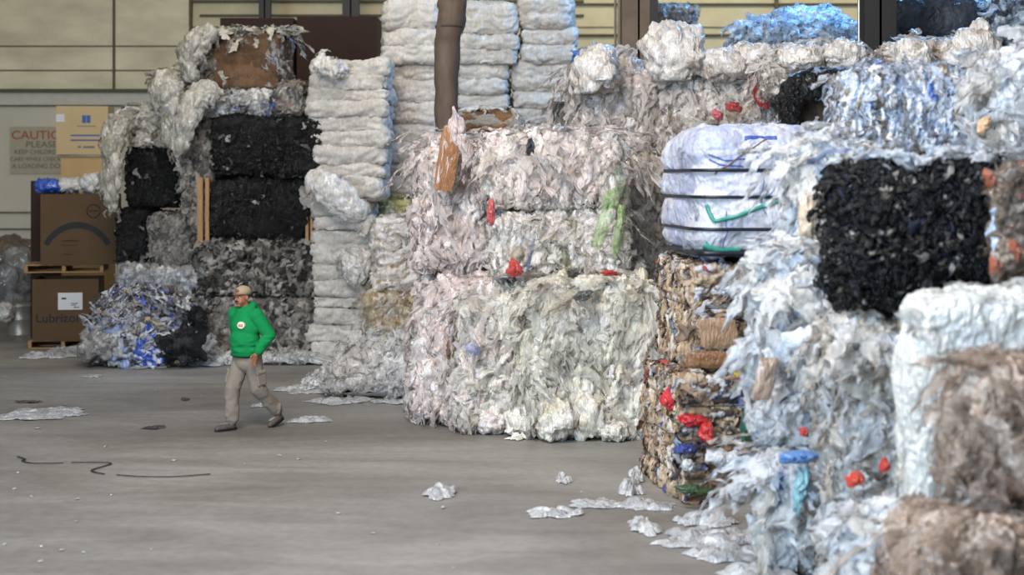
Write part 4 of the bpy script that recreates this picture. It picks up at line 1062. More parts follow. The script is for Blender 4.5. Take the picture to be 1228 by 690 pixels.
# ------------------------------------------------------------------ right: paper bales and wrapped bale
paperkw = dict(sidepal=PAPERSIDE, puff=(.26, .26, .10), side=(.3, .05, .5), fold=(.2, .12, .05), pa=.045, fa=.012, r=.06, warp=.5, bulge=.03, cell2=.45)
B = bale('paper_bale', (816, 452, 955, 606), 14.6, 1.7, 'pressed paper and cardboard bale with red wrappers, on the floor', PAPERS, 'paper', rz=R(7.5), q=1.5, flaps=520, fl=(.04, .16), fw=(.02, .07), down=.2, lift=.025, straps=(-.35, -.02, .32), pinch=.012, topflaps=.6, **paperkw)
wire = plain('baling_wire', (60, 58, 56), .5, .5)
for z in (-.35, -.02, .32): strap(B, z, wire, 'baling_wire', .004, .004)
B = bale('paper_bale', (831, 318, 960, 450), 14.8, 1.7, 'brown paper and cardboard bale between the wrapped bale and the lower paper bale', PAPERS, 'paper', rz=R(6), q=1.5, flaps=420, fl=(.04, .16), fw=(.02, .07), down=.2, lift=.025, straps=(-.2, .1), pinch=.012, topflaps=.6, zb=1.19, **paperkw)
strap(B, .1, wire, 'baling_wire', .004, .004); strap(B, -.2, plain('yellow_green_cord', (170, 176, 110), .5, .4), 'baling_cord', .006, .008, tilt=.02)
for k, (px, py, Y, w, h, rgb, l) in enumerate((
    (806, 482, 14.85, 30, 26, (200, 44, 52), 'red torn wrapper on the lower paper bale corner'),
    (832, 505, 14.45, 34, 18, (190, 30, 36), 'dark red wrapper in the middle of the lower paper bale'),
    (850, 522, 14.4, 24, 24, (196, 46, 44), 'red and white wrapper on the lower paper bale'),
    (822, 540, 14.45, 26, 14, (52, 70, 140), 'blue wrapper low on the lower paper bale'),
    (870, 552, 14.4, 44, 26, (206, 208, 210), 'grey-white paper sheet on the lower paper bale'),
    (898, 458, 14.6, 18, 14, (40, 90, 190), 'bright blue scrap at the top right of the lower paper bale'),
    (884, 451, 14.6, 10, 8, (206, 180, 50), 'small yellow scrap beside the bright blue scrap'),
    (862, 400, 14.6, 50, 40, (160, 126, 96), 'large flat brown cardboard piece on the upper paper bale'),
    (850, 432, 14.6, 60, 22, (136, 96, 62), 'brown cardboard strip at the foot of the upper paper bale'),
    (876, 348, 14.6, 30, 18, (196, 206, 216), 'pale blue sheet under the wrapped bale'),
    (912, 385, 14.5, 24, 60, (40, 110, 88), 'dark green net hanging right of the upper paper bale'),
    (899, 500, 14.5, 16, 70, (46, 96, 84), 'green net strip hanging beside the lower paper bale'),
    (834, 590, 14.35, 50, 14, (60, 84, 50), 'dull green wrapper at the foot of the lower paper bale'),
    (826, 560, 14.4, 20, 14, (214, 214, 214), 'white paper scrap low on the lower paper bale'))):
    tatter(px, py, Y, w, h, rgb, l, 300+k, curl=.012)
BW = [((188, 190, 200), 6), ((170, 176, 196), 3), ((196, 197, 202), 4), ((120, 136, 180), .8)]
B = bale('wrapped_bale', (833, 150, 985, 318), 14.7, 1.8, 'blue-white woven plastic bale bound with black straps and green tape', BW, 'woven', rz=R(5), q=1.4, zb=2.225,
         puff=(.8, .6, .8), fold=(.3, .3, .3), pa=.03, fa=.018, bulge=.07, r=.28, fine=.005, straps=(-.53, -.33, -.03, .22), pinch=.007, cell2=.7, tiny=.003, warp=1.3, flaps=25, fl=(.1, .3), fw=(.04, .08), lift=.03, part='woven_wrap')
blk = plain('black_strapping', (22, 24, 34), .45, .5)
for z in (-.33, -.03, .22): strap(B, z, blk, 'strap', .015, .022)
strap(B, -.55, blk, 'strap', .02, .022)
green = plain('green_tape', (52, 138, 120), .4, .5)
hw = B.w/2
surf_ribbon(B, 'green_tape', [(-hw*.95, B.h/2-.10), (-hw*.75, B.h/2-.21), (-hw*.6, B.h/2-.22), (-hw*.2, B.h/2-.15), (hw*.3, B.h/2-.06), (hw*.9, B.h/2+.05)], .018, green, .016)
surf_ribbon(B, 'green_tape', [(-hw*.98, .10), (-hw*.6, .05), (-.15, .06)], .035, green, .02)
bl = plain('blue_print', (70, 88, 160), .5, .4)
for dz in (0, -.05):
    surf_ribbon(B, 'blue_stripe', [(-.48, 1.02+dz), (-.3, .96+dz), (-.15, .93+dz)], .007, bl, .006)
surf_ribbon(B, 'blue_stripe', [(-.12, 1.2), (.05, 1.22), (.2, 1.2)], .02, bl, .006)
for q in ([(-.05, .95), (.02, .8), (0, .62), (.06, .45)], [(.16, 1.0), (.22, .84), (.14, .7), (.02, .62)], [(-.3, .5), (-.27, .3), (-.33, .1)]):
    surf_ribbon(B, 'grey_print', q, .006, plain('grey_blue_print', (120, 130, 170), .5, .3), .005)
surf_ribbon(B, 'brown_seam', [(-.42, .82), (-.25, .92), (-.05, 1.05), (.12, 1.2)], .007, plain('brown_cord', (120, 96, 80), .6, .3), .008)
# dark bag and box behind the wrapped bale
r, w, d, h = carton('carton', 951, 1003, 106, 170, 17.2, .7, plain('dim_brown_cardboard', (92, 76, 62), .8, .2, .1), 'brown carton wrapped by black sheet behind the wrapped bale', 0)
zc = r.location.z
drape('black_sheet', 'black plastic sheet over the brown carton behind the wrapped bale', [(950, 168, -.1), (947, 125, -.15), (962, 104, -.15), (995, 100, -.15), (1034, 104, -.1)], 17.2, (22, 28, 36, 34, 28), .9, BLACK, 12, 51, mat=SHINY_BODY(), cat='plastic sheet', fl=(.1, .3), pa=.03)
bale('film_bale', (940, 170, 1040, 480), 17.2, 1.0, 'film bale under the black-sheeted carton, hidden by the wrapped bale', CLEAR, 'film', q=3, flaps=0)
# upper right: clear film along the top
bale('film_bale', (930, 56, 1036, 120), 19.2, 1.2, 'clear crumpled film bale left of the dark steel column', CLEAR+[((140, 126, 108), 1.5)], 'film', flaps=260, fl=(.1, .35), fw=(.05, .12), puff=(.24, .24, .24), fold=(.1, .1, .1), pa=.11, fa=.04, r=.25)
bale('film_bale', (952, 121, 1036, 450), 19.2, 1.1, 'film bale under the crumpled bale left of the dark steel column, hidden', CLEAR, 'film', q=3, flaps=0)
bale('film_bale', (1072, 50, 1190, 150), 18.8, 1.2, 'clear crumpled film bale right of the dark steel column', CLEAR+[((150, 132, 104), 1.5)], 'film', flaps=260, fl=(.1, .35), fw=(.05, .12), puff=(.24, .24, .24), fold=(.1, .1, .1), pa=.11, fa=.04, r=.25)
bale('film_bale', (1072, 151, 1190, 450), 18.8, 1.1, 'film bale under the crumpled bale right of the dark steel column, hidden', CLEAR, 'film', q=3, flaps=0)
for k, (x, y, rx, rz_, l) in enumerate(((1172, 56, .26, .26, 'puffed clear bag on the right end of the crumpled bale by the dark column'), (1095, 68, .22, .2, 'clear bag just right of the dark steel column'), (1150, 75, .2, .2, 'clear bag beneath the dark round wrapped bale'), (960, 70, .26, .16, 'clear bag below the left blue-lit heap'), (1010, 66, .26, .16, 'clear bag at the left foot of the dark steel column'))):
    bag('plastic_bag', x, y, 18.7, rx, .3, rz_, CLEAR, l, 140+k, cell=34, fold=.55)
# blue-lit heaps under the cold skylight
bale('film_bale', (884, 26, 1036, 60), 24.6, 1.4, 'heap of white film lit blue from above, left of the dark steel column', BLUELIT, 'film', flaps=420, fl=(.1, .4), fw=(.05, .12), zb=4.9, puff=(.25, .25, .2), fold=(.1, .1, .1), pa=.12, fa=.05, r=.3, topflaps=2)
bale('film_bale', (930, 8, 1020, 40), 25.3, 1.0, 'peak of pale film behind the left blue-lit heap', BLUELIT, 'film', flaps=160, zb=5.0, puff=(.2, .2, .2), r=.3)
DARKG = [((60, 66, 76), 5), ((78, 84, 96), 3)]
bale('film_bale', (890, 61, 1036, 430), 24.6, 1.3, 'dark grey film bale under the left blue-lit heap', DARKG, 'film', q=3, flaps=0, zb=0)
bale('wrapped_bale', (1069, -14, 1182, 56), 22.5, 1.5, 'dark rounded wrapped bale with blue-lit top, right of the dark steel column', DARKG, 'woven', puff=(.9, .9, .9), fold=(.6, .6, .6), pa=.05, fa=.01, tiny=.003, r=.42, flaps=30, zb=4.85)
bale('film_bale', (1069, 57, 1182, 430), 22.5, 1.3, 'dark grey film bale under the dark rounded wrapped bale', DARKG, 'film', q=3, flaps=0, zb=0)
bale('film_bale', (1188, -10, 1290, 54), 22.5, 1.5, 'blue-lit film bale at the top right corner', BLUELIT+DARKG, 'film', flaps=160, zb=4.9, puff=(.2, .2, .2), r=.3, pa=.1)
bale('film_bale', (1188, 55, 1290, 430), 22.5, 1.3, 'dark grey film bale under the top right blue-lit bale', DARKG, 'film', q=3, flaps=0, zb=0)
bale('film_bale', (690, 58, 735, 90), 25.5, .8, 'small heap of blue-lit film between the fourth sack stack and the brown column', [((60, 130, 220), 5), ((120, 170, 230), 2)], 'film', flaps=60, zb=4.65, puff=(.15, .15, .15), pa=.07)  # the blue light on this heap is painted into its film colour
bale('film_bale', (690, 91, 738, 430), 25.5, .8, 'film bale between sack stacks and brown column, under the small blue heap', CLEAR, 'film', q=3, flaps=0, zb=0)

# right column, near
strip = dict(puff=(.07, .16, .36), side=(.16, .07, .3), fold=(.035, .035, .16), pa=.05, fa=.022, warp=.9, r=.12)
bale('film_bale', (1010, 82, 1178, 196), 13.4, .9, 'blue-white and brown striped film bale above the black bale', BLUEBROWN, 'film', rz=R(-6), flaps=520, fl=(.08, .3), fw=(.015, .05), lift=.05, **strip)
bale('film_bale', (1010, 197, 1180, 560), 13.6, 1.1, 'film bale under the striped bale, hidden behind the black bale', BLUEWHITE, 'film', q=4, flaps=0, zb=0)
bale('film_bale', (1180, 60, 1300, 196), 12.9, 1.2, 'smooth white film bale at the right edge, beside the striped bale', WHITE+BLUEWHITE[:2], 'film', puff=(.3, .3, .6), fold=(.1, .1, .3), pa=.06, fa=.02, r=.2, flaps=90, fl=(.2, .5), fw=(.08, .16), lift=.05)
bale('film_bale', (1182, 197, 1300, 560), 12.9, 1.1, 'film bale hidden under the smooth white bale at the right edge', BLUEWHITE, 'film', q=4, flaps=0, zb=0)
bale('film_bale', (952, 172, 1034, 306), 12.4, .95, 'bright white film bale with pale blue sheets left of the black bale', BLUEWHITE, 'film', rz=R(-7), puff=(.12, .12, .4), fold=(.06, .06, .2), pa=.06, fa=.025, r=.15, flaps=300, fl=(.15, .45), fw=(.04, .12), lift=.08)
bale('film_bale', (918, 303, 1062, 545), 12.1, .85, 'white and pale blue film bale below the bright white one', BLUEWHITE, 'film', rz=R(-6), puff=(.14, .14, .34), fold=(.06, .06, .18), pa=.07, fa=.03, r=.2, flaps=620, fl=(.12, .5), fw=(.05, .14), lift=.1, zb=.95)
bale('film_bale', (914, 545, 1003, 690), 11.95, .85, 'film bale with teal and blue folds on the floor, left of the red-scrap bale', BLUEWHITE[:4]+[((176, 166, 140), 3), ((110, 160, 170), .8), ((60, 100, 180), .3)], 'film', rz=R(-6), puff=(.12, .12, .36), fold=(.05, .05, .2), pa=.06, fa=.03, r=.2, flaps=360, fl=(.12, .5), fw=(.04, .12), lift=.07, zb=0)
B = bale('film_bale', (988, 188, 1236, 386), 11.0, 1.0, 'large black mixed film bale overhanging the white bales at right', BLACKMIX, 'shiny', rz=R(-7), q=1.5, puff=(.09, .09, .08), fold=(.04, .04, .04), pa=.05, fa=.03, bulge=.14, r=.36, flaps=1500, fl=(.03, .12), fw=(.012, .04), lift=.04, down=.2)
film_patch(B, 160, lambda p: p[2] > .97, BLUEWHITE+[((60, 110, 190), 1)], (.1, .35), (.03, .09), name='blue_film_cap')
bale('film_bale', (1204, 196, 1350, 352), 10.5, .8, 'brown and grey film bale with orange bits at the right edge', rz=R(-8), pal=[((120, 102, 86), 5), ((90, 74, 60), 3), ((160, 150, 140), 3), ((150, 84, 58), .5), ((170, 190, 210), 1)], puff=(.2, .2, .3), pa=.07, r=.2, flaps=140, fl=(.1, .3), fw=(.04, .1), lift=.03)
bale('film_bale', (1004, 386, 1230, 732), 11.0, 1.0, 'clear film bale with red scraps under the large black bale', [((222, 216, 206), 5), ((204, 194, 176), 3), ((224, 230, 236), 4), ((160, 140, 116), 1.4), ((90, 70, 58), .4), ((190, 60, 50), .12)], 'film', rz=R(-5), zb=0, puff=(.16, .16, .34), fold=(.07, .07, .16), pa=.07, fa=.035, r=.2, flaps=900, fl=(.12, .4), fw=(.04, .12), lift=.07)
WRAP = [((226, 224, 216), 5), ((214, 211, 202), 4), ((232, 232, 230), 3)]
bale('film_bale', (1092, 358, 1290, 640), 9.8, .9, 'big upright clear-wrapped bale with bright highlights at right', WRAP, 'film', rz=R(-7), puff=(.5, .5, 1.2), fold=(.1, .1, .4), pa=.04, fa=.016, r=.14, flaps=26, fl=(.3, .6), fw=(.06, .14), lift=.02, tiny=.004, fine=.006, zb=.82)
bale('film_bale', (1040, 640, 1240, 800), 9.9, 1.2, 'pale blue film bale low under the clear-wrapped bale', BLUEWHITE, 'film', puff=(.2, .2, .3), pa=.07, r=.2, flaps=260, fl=(.15, .4), fw=(.06, .14), lift=.08, zb=0)
bale('film_bale', (1168, 452, 1340, 640), 8.9, 1.0, 'beige brown film bale in the right corner, upper of the near pair', BROWNFILM, 'film', puff=(.3, .3, .5), fold=(.12, .12, .3), pa=.06, fa=.02, r=.22, flaps=110, fl=(.2, .5), fw=(.06, .16), lift=.05, zb=1.12)
bale('film_bale', (1112, 634, 1340, 850), 8.5, 1.1, 'beige brown film bale at the bottom right corner of the view', BROWNFILM, 'film', puff=(.25, .25, .5), fold=(.1, .1, .3), pa=.06, fa=.02, r=.22, flaps=140, fl=(.2, .5), fw=(.06, .14), lift=.05, zb=0)
for k, (px, py, Y, w, h, rgb, l) in enumerate((
    (1027, 577, 10.8, 20, 22, (206, 66, 44), 'red-orange scrap low on the clear bale under the black bale'),
    (1063, 560, 10.8, 14, 16, (190, 50, 40), 'small red scrap right of the red-orange one'),
    (966, 520, 11.8, 10, 14, (196, 60, 50), 'tiny red scrap on the white and pale blue bale'),
    (965, 410, 11.75, 44, 40, (228, 232, 238), 'flat white sheet on the white and pale blue bale'),
    (918, 455, 11.9, 26, 56, (176, 150, 130), 'tan board piece on the left edge of the white and pale blue bale'),
    (960, 550, 11.7, 60, 14, (96, 140, 200), 'blue folded sheet between the white bale and its foot bale'),
    (962, 588, 11.7, 18, 60, (140, 186, 196), 'teal translucent sheet hanging on the foot bale'),
    (972, 265, 12.1, 26, 70, (206, 186, 160), 'beige sheet on the bright white bale'),
    (1190, 215, 10.3, 16, 22, (150, 84, 58), 'rust-orange scrap high on the brown and grey bale'),
    (1196, 320, 10.3, 14, 26, (150, 84, 58), 'orange scrap low on the brown and grey bale'),
    (1220, 300, 10.3, 12, 30, (150, 84, 58), 'orange-red scrap at the right edge of the picture'),
    (1182, 150, 12.7, 14, 26, (220, 180, 140), 'peach scrap between striped bale and smooth white bale'))):
    tatter(px, py, Y, w, h, rgb, l, 400+k, curl=.02)

# ------------------------------------------------------------------ film lying on the floor
def scrap(px, py, wpx, dpx, hm, label, seed, pal=WHITE, name='film_scrap', cat='plastic scrap', group=None, res=40, ry=None):
    Y = floorY(py); s = F/Y; rx = wpx/s/2; ry = ry if ry is not None else max(.04, dpx/s*Y/CAMZ/2*0+ (floorY(py-dpx/2)-floorY(py+dpx/2))/2*.8)
    rg = np.random.default_rng(seed)
    nr, na = res//2, res*2
    a = np.arange(na)/na*2*math.pi; rr = np.linspace(0, 1, nr+1)[1:]
    edge = 1+.22*np.sin(2*a+rg.uniform(0, 6))+.15*np.sin(5*a+rg.uniform(0, 6))+.1*np.sin(11*a+rg.uniform(0, 6))+rg.normal(size=na)*.05
    X = rr[:, None]*np.cos(a)*edge*rx; Yv = rr[:, None]*np.sin(a)*edge*ry
    v = np.stack([X, Yv, np.zeros_like(X)], -1).reshape(-1, 3); v = np.concatenate([[[0, 0, 0]], v])
    q = (v+seed*1.7).astype(np.float32); m = max(.06, min(rx, ry)); m = min(m, .2)
    wv = np.stack([fbm(q/m*1.2+9*k, seed+k, 2) for k in range(3)], 1)
    F1, F2, ID = voronoi((q+wv*m*.3)/m, seed)
    fall = np.concatenate([[1], np.repeat((1-rr**2)**.6, na)])
    v[:, 2] = .004+hm*fall*(.25+.9*(1-np.exp(-(F2-F1)*5))*(.6+.8*_u(ID)))+.015*np.abs(wv[:, 2])
    v[:, :2] += wv[:, :2]*m*.15
    f = []
    for i in range(nr-1):
        k = np.arange(na); k2 = (k+1) % na
        f.append(np.stack([1+i*na+k, 1+(i+1)*na+k, 1+(i+1)*na+k2, 1+i*na+k2], -1))
    k = np.arange(na); tri = np.stack([np.zeros(na, int), 1+k, 1+(k+1) % na], -1)
    o = mesh_obj(name, v, [np.concatenate(f), tri], FILM_BODY(), None, True, palette_pick(ID, pal), ((px-614)/s, Y, 0))
    return tag(o, label, cat, group)
PW = [((190, 190, 190), 4), ((172, 172, 172), 3), ((204, 204, 202), 3)]
shreds('film_mound', 'white film mound spilled between the tan bale and the pinkish bale', 478, 470, 22.0, .8, .45, .5, [((236, 234, 230), 5), ((222, 218, 214), 3)], 300, 93, fl=(.1, .35), fw=(.04, .1))
shreds('film_mound', 'low white film spill right beside the first white sack stack foot', 430, 470, 22.6, .65, .3, .16, [((236, 234, 230), 5), ((222, 218, 214), 3)], 160, 94, fl=(.1, .3), fw=(.04, .1))
FS = [(365, 469, 66, 10, .06, 'flat white film on the floor between the man and the sack stack'), (410, 482, 70, 9, .05, 'white film sheet in front of the white mound'), (372, 505, 44, 8, .04, 'small white film scrap right of the rear shoe'),
      (470, 483, 50, 6, .04, 'thin film strip at the left foot of the pinkish bale'), (312, 487, 20, 5, .03, 'tiny film scrap behind the man'), (528, 594, 42, 13, .10, 'rounded white film tuft alone on the floor'), (676, 577, 16, 12, .06, 'small twisted film scrap on the floor before the largest bale'),
      (664, 618, 52, 12, .07, 'lying white film roll left of the paper bale'), (715, 606, 70, 10, .05, 'film scrap trail reaching towards the paper bale'), (772, 608, 70, 14, .06, 'film scraps at the foot of the paper bale'), (774, 635, 36, 20, .08, 'crumpled white film lump in front of the paper bale'),
      (852, 650, 120, 22, .09, 'broad white film sheet on the floor between paper bale and near bales'), (880, 668, 90, 20, .08, 'bright white film sheet beside the foot bale'), (845, 628, 60, 14, .10, 'film bundle at the right foot of the paper bale'), (905, 690, 90, 20, .08, 'white film scrap at the bottom edge of the floor'),
      (762, 574, 18, 12, .12, 'small clear tuft touching the paper bale corner'), (757, 590, 26, 16, .12, 'clear film tuft left of the paper bale'), (55, 497, 110, 14, .06, 'clear film sheet lying at the left of the floor'), (20, 502, 60, 8, .04, 'thin clear film at the left edge of the floor'),
      (60, 428, 60, 8, .09, 'grey film bit on the floor in front of the lettered carton'), (82, 422, 40, 8, .1, 'film bit beside the foot of the trash heap'), (250, 436, 80, 8, .08, 'film strip in front of the black bin bags'), (340, 432, 60, 9, .09, 'film strip at the foot of the grey bale'), (180, 440, 60, 7, .07, 'pale film at the front of the trash heap'),
      (622, 527, 26, 5, .07, 'curled film between the creamy and the largest bale'), (110, 452, 30, 3, .02, 'tiny flat film scrap in front of the trash heap'), (34, 483, 26, 3, .02, 'dark thin scrap on the floor near the left edge'), (222, 480, 10, 3, .02, 'small dark scrap on the floor left of the man and behind him'), (185, 514, 30, 4, .02, 'flat dark scrap on the floor left of the man')]
for k, (px, py, w, d, hm, l) in enumerate(FS):
    dark = 'dark' in l
    scrap(px, py, w, d, hm, l, 500+k, [((70, 62, 56), 1)] if dark else (GREENISH if 500 < px < 760 and py < 535 else PW), res=34)
rg = random.Random(9)
for k in range(50):
    py = rg.uniform(455, 685); px = rg.uniform(0, 900)
    if 500 < px < 800 and py < 540: continue
    if px > 760 and py < 610: continue
    if 255 < px < 350 and py < 525: continue
    sz = rg.uniform(2, 7)
    scrap(px, py, sz, sz*.35, .008, 'tiny pale litter fleck on the open concrete floor', 700+k, PW, 'litter_fleck', 'litter', 'litter flecks', res=8, ry=sz/1900*floorY(py)/2)
# black strapping pieces on the floor
def floor_strap(pts, label, r=.012):
    P = [((px-614)/F*floorY(py), floorY(py), .012) for px, py in pts]
    base = np.array(P[0]); mb = MB(); mb.tube(curve_pts(np.array(P)-base, 40), r, 8, flat=.35)
    o = mb.build('plastic_strap', plain('strap_black', (40, 40, 44), .5, .4), None, True, tuple(base)); tag(o, label, 'strap')
floor_strap([(21, 549), (30, 552), (27, 554), (40, 557), (76, 556.5)], 'black strap piece bent at its left end, nearest the left edge')
floor_strap([(86, 556), (115, 556), (133, 557.5), (110, 565.5), (125, 570)], 'black strap piece folded back like a hook')
floor_strap([(140, 571), (170, 573), (210, 573), (252, 570)], 'straight black strap piece right of the folded one')
# ------------------------------------------------------------------ the walking man
def remeshed(mb, name, voxel, mat, parent, smooth=6, wrinkle=None, color=None):
    v = np.concatenate([x for x in mb.v if len(x)])
    tmp = mb.build('tmp_'+name, None, None, True)
    m = tmp.modifiers.new('r', 'REMESH'); m.mode = 'VOXEL'; m.voxel_size = voxel
    sm = tmp.modifiers.new('s', 'SMOOTH'); sm.iterations = smooth; sm.factor = 0.6
    bpy.context.view_layer.update()
    dg = bpy.context.evaluated_depsgraph_get()
    me = bpy.data.meshes.new_from_object(tmp.evaluated_get(dg))
    bpy.data.objects.remove(tmp, do_unlink=True)
    n = len(me.vertices); co = np.zeros(n*3, np.float32); me.vertices.foreach_get('co', co); co = co.reshape(-1, 3)
    no = np.zeros(n*3, np.float32); me.vertices.foreach_get('normal', no); no = no.reshape(-1, 3)
    if wrinkle is not None: co = co+no*wrinkle(co)[:, None]
    me.vertices.foreach_set('co', co.astype(np.float32).ravel())
    me.polygons.foreach_set('use_smooth', np.ones(len(me.polygons), bool)); me.update()
    if color is not None:
        ca = me.color_attributes.new('Col', 'FLOAT_COLOR', 'POINT'); c4 = np.ones((n, 4), np.float32); c4[:, :3] = color(co); ca.data.foreach_set('color', c4.ravel())
    me.materials.append(mat); me.name = name
    o = bpy.data.objects.new(name, me); COL.objects.link(o); o.parent = parent
    return o

def person():
    Yp = 19.0
    # local axes: x = his left, y = backwards (he looks along -y), z up
    yaw = math.radians(-38)
    root = empty('person', ((297-614)/100.0, Yp, 0), yaw)
    tag(root, 'man in a green hooded sweatshirt, beige cap and khaki cargo trousers walking to the left', 'person')
    skin = plain('skin', (150, 98, 74), .5, .4, .06, 20, .02)
    J = dict(pel=(0, 0, .93), wai=(0, -.015, 1.06), che=(0, -.03, 1.27), neck=(0, -.035, 1.45), head=(0.0, -.085, 1.585),
             shR=(-.185, -.03, 1.39), elR=(-.255, .06, 1.13), wrR=(-.235, .06, .91),
             shL=(.185, -.03, 1.39), elL=(.30, .07, 1.14), wrL=(.235, -.07, .935),
             hipR=(-.095, 0, .90), knR=(-.10, -.15, .50), anR=(-.10, -.16, .09), toR=(-.13, -.36, .04),
             hipL=(.095, 0, .90), knL=(.11, .06, .50), anL=(.10, .40, .175), toL=(.115, .26, .035))
    J = {k: np.array(v) for k, v in J.items()}
    # ---- body: one continuous skin surface (head, neck, trunk, limbs, hands)
    mb = MB()
    hd = J['head']
    hy = math.radians(0)   # head turned a little further to his right
    Rz = np.array([[math.cos(hy), math.sin(hy), 0], [-math.sin(hy), math.cos(hy), 0], [0, 0, 1]])
    def H(x, y, z): return hd+Rz @ np.array([x, y, z])
    mb.ellipsoid(H(0, .012, .03), (.076, .093, .092), Rz)
    mb.ellipsoid(H(0, -.022, -.035), (.062, .068, .072), Rz)
    mb.ellipsoid(H(0, -.05, -.088), (.034, .030, .024), Rz)           # chin
    mb.ellipsoid(H(.032, -.06, -.045), (.030, .026, .034), Rz); mb.ellipsoid(H(-.032, -.06, -.045), (.030, .026, .034), Rz)   # cheeks
    mb.ellipsoid(H(0, -.078, .025), (.052, .014, .011), Rz)           # brow
    mb.capsule(H(0, -.088, .012), H(0, -.108, -.022), .009, .013)     # nose
    mb.ellipsoid(H(.012, -.098, -.026), (.008, .009, .007), Rz); mb.ellipsoid(H(-.012, -.098, -.026), (.008, .009, .007), Rz)
    mb.ellipsoid(H(0, -.09, -.055), (.022, .010, .006), Rz); mb.ellipsoid(H(0, -.088, -.067), (.019, .010, .007), Rz)         # lips
    for sx in (-1, 1): mb.ellipsoid(H(sx*.077, .012, -.008), (.010, .018, .032), Rz)
    mb.capsule(J['neck']+[0, .01, -.05], H(0, .015, -.05), .058, .056)
    mb.capsule(J['pel'], J['wai'], .13, .125); mb.capsule(J['wai'], J['che'], .125, .15); mb.capsule(J['che'], J['neck']-[0, 0, .06], .14, .07)
    for sd in 'RL':
        mb.capsule(J['che']+[0, 0, .06], J['sh'+sd], .09, .062); mb.capsule(J['sh'+sd], J['el'+sd], .052, .04); mb.capsule(J['el'+sd], J['wr'+sd], .04, .027)
        mb.capsule(J['hip'+sd], J['kn'+sd], .085, .055); mb.capsule(J['kn'+sd], J['an'+sd], .052, .036)
        mb.capsule(J['an'+sd]+[0, .02, -.03], J['to'+sd]+[0, .04, 0], .035, .03)
        # hand: palm, four fingers, thumb
        w = J['wr'+sd]; sg = 1 if sd == 'L' else -1
        if sd == 'L': dr = np.array([-.10, -.45, -.88])
        else: dr = np.array([.05, -.30, -.95])
        dr /= np.linalg.norm(dr); across = np.array([-.15*sg, -.9, .45]); across -= across.dot(dr)*dr; across /= np.linalg.norm(across)
        pn = np.cross(dr, across)*sg
        mb.capsule(w, w+dr*.03, .024, .024)
        for t in (-.027, -.009, .009, .027): mb.capsule(w+dr*.02+across*t*.8, w+dr*.085+across*t, .014, .012)
        for i, (t, L) in enumerate(((.030, .070), (.010, .078), (-.010, .072), (-.030, .058))):
            a = w+dr*.09+across*t; b = a+dr*L*.45-pn*.006; c = b+dr*L*.30-pn*L*.22; e = c+dr*L*.16-pn*L*.28
            mb.capsule(a, b, .0095, .009); mb.capsule(b, c, .009, .0082); mb.capsule(c, e, .0082, .0072)
        a = w+dr*.03+across*.026; b = a+dr*.035+across*.028-pn*.006; c = b+dr*.032+across*.008-pn*.01
        mb.capsule(a, b, .013, .011); mb.capsule(b, c, .011, .0085)
    def skincol(co):
        q = (co-hd) @ Rz
        c = np.tile(np.array(s2l((156, 102, 76))), (len(co), 1))
        def paint(mask, rgb):
            c[mask] = s2l(rgb)
        lip = (np.abs(q[:, 0]) < .022) & (q[:, 1] < -.085) & (np.abs(q[:, 2]+.061) < .010); paint(lip, (120, 62, 54))
        mou = (np.abs(q[:, 0]) < .028) & (q[:, 1] < -.08) & (np.abs(q[:, 2]+.045) < .007); paint(mou, (48, 36, 32))
        for sx in (-1, 1):
            bro = (np.abs(q[:, 0]-sx*.028) < .017) & (q[:, 1] < -.06) & (np.abs(q[:, 2]-.030) < .005); paint(bro, (40, 30, 26))
        hair = (q[:, 2] > -.03) & (q[:, 1] > .02) & (np.linalg.norm(q, axis=1) < .14) & (np.abs(q[:, 0]) < .08); paint(hair, (34, 28, 26))
        return c
    m, nt, b = nodemat('person_skin'); at = N(nt, 'ShaderNodeAttribute', attribute_name='Col'); nt.links.new(at.outputs['Color'], b.inputs['Base Color']); b.inputs['Roughness'].default_value = .5
    b.inputs['Subsurface Weight'].default_value = .0
    remeshed(mb, 'body', .0055, m, root, smooth=3, color=skincol)
    # eyes
    ew = plain('eye_white', (210, 204, 198), .3, .5, .02); ed = plain('eye_dark', (30, 22, 20), .2, .5, .02)
    for sx in (-1, 1):
        e = MB().ellipsoid(H(sx*.029, -.073, .008), (.0125, .0125, .008), Rz).build('eye', ew, root, True)
        MB().ellipsoid(H(sx*.029, -.083, .008), (.006, .004, .006), Rz).build('iris', ed, e, True)
    MB().ellipsoid(H(0, -.094, -.043), (.027, .009, .006), Rz).build('mustache', plain('dark_hair', (36, 30, 28), .7, .3, .1), root, True)
    # ---- cap
    cap = plain('beige_cap', (164, 146, 122), .8, .2, .06, 30)
    tilt = math.radians(0)
    mb = MB(); nu, nv = 28, 9
    th = np.linspace(0, math.pi/2, nv); ph = np.arange(nu)/nu*2*math.pi
    v = np.array([(.087*math.sin(t)*math.cos(p), .106*math.sin(t)*math.sin(p), .092*math.cos(t)**.8 if t < math.pi/2-.01 else -.012) for t in th for p in ph])
    v = v+np.array([0, .014, .052]); v = (Rz @ v.T).T+hd
    f = [(i*nu+k, (i+1)*nu+k, (i+1)*nu+(k+1) % nu, i*nu+(k+1) % nu) for i in range(nv-1) for k in range(nu)]
    mb.add(v, f); crown = mb.build('cap', cap, root, True)
    sf = crown.modifiers.new('thick', 'SOLIDIFY'); sf.thickness = .004
    # visor
    mb = MB(); vv = []; n = 13
    for i in range(n):
        a = math.radians(-72+144*i/(n-1))
        for rr, dz in ((1.0, 0), (1.3, -.006), (1.6, -.016)):
            x = .083*math.sin(a)*(1 if rr == 1 else .98); y = -.092*math.cos(a)+.014-(rr-1)*.085*max(0, math.cos(a))**.5
            vv.append(H(x, y, .056+dz*math.cos(a)-.006*abs(math.sin(a))))
    vv = np.array(vv); vv = np.concatenate([vv, vv-[0, 0, .005]]); N3 = n*3; f = []
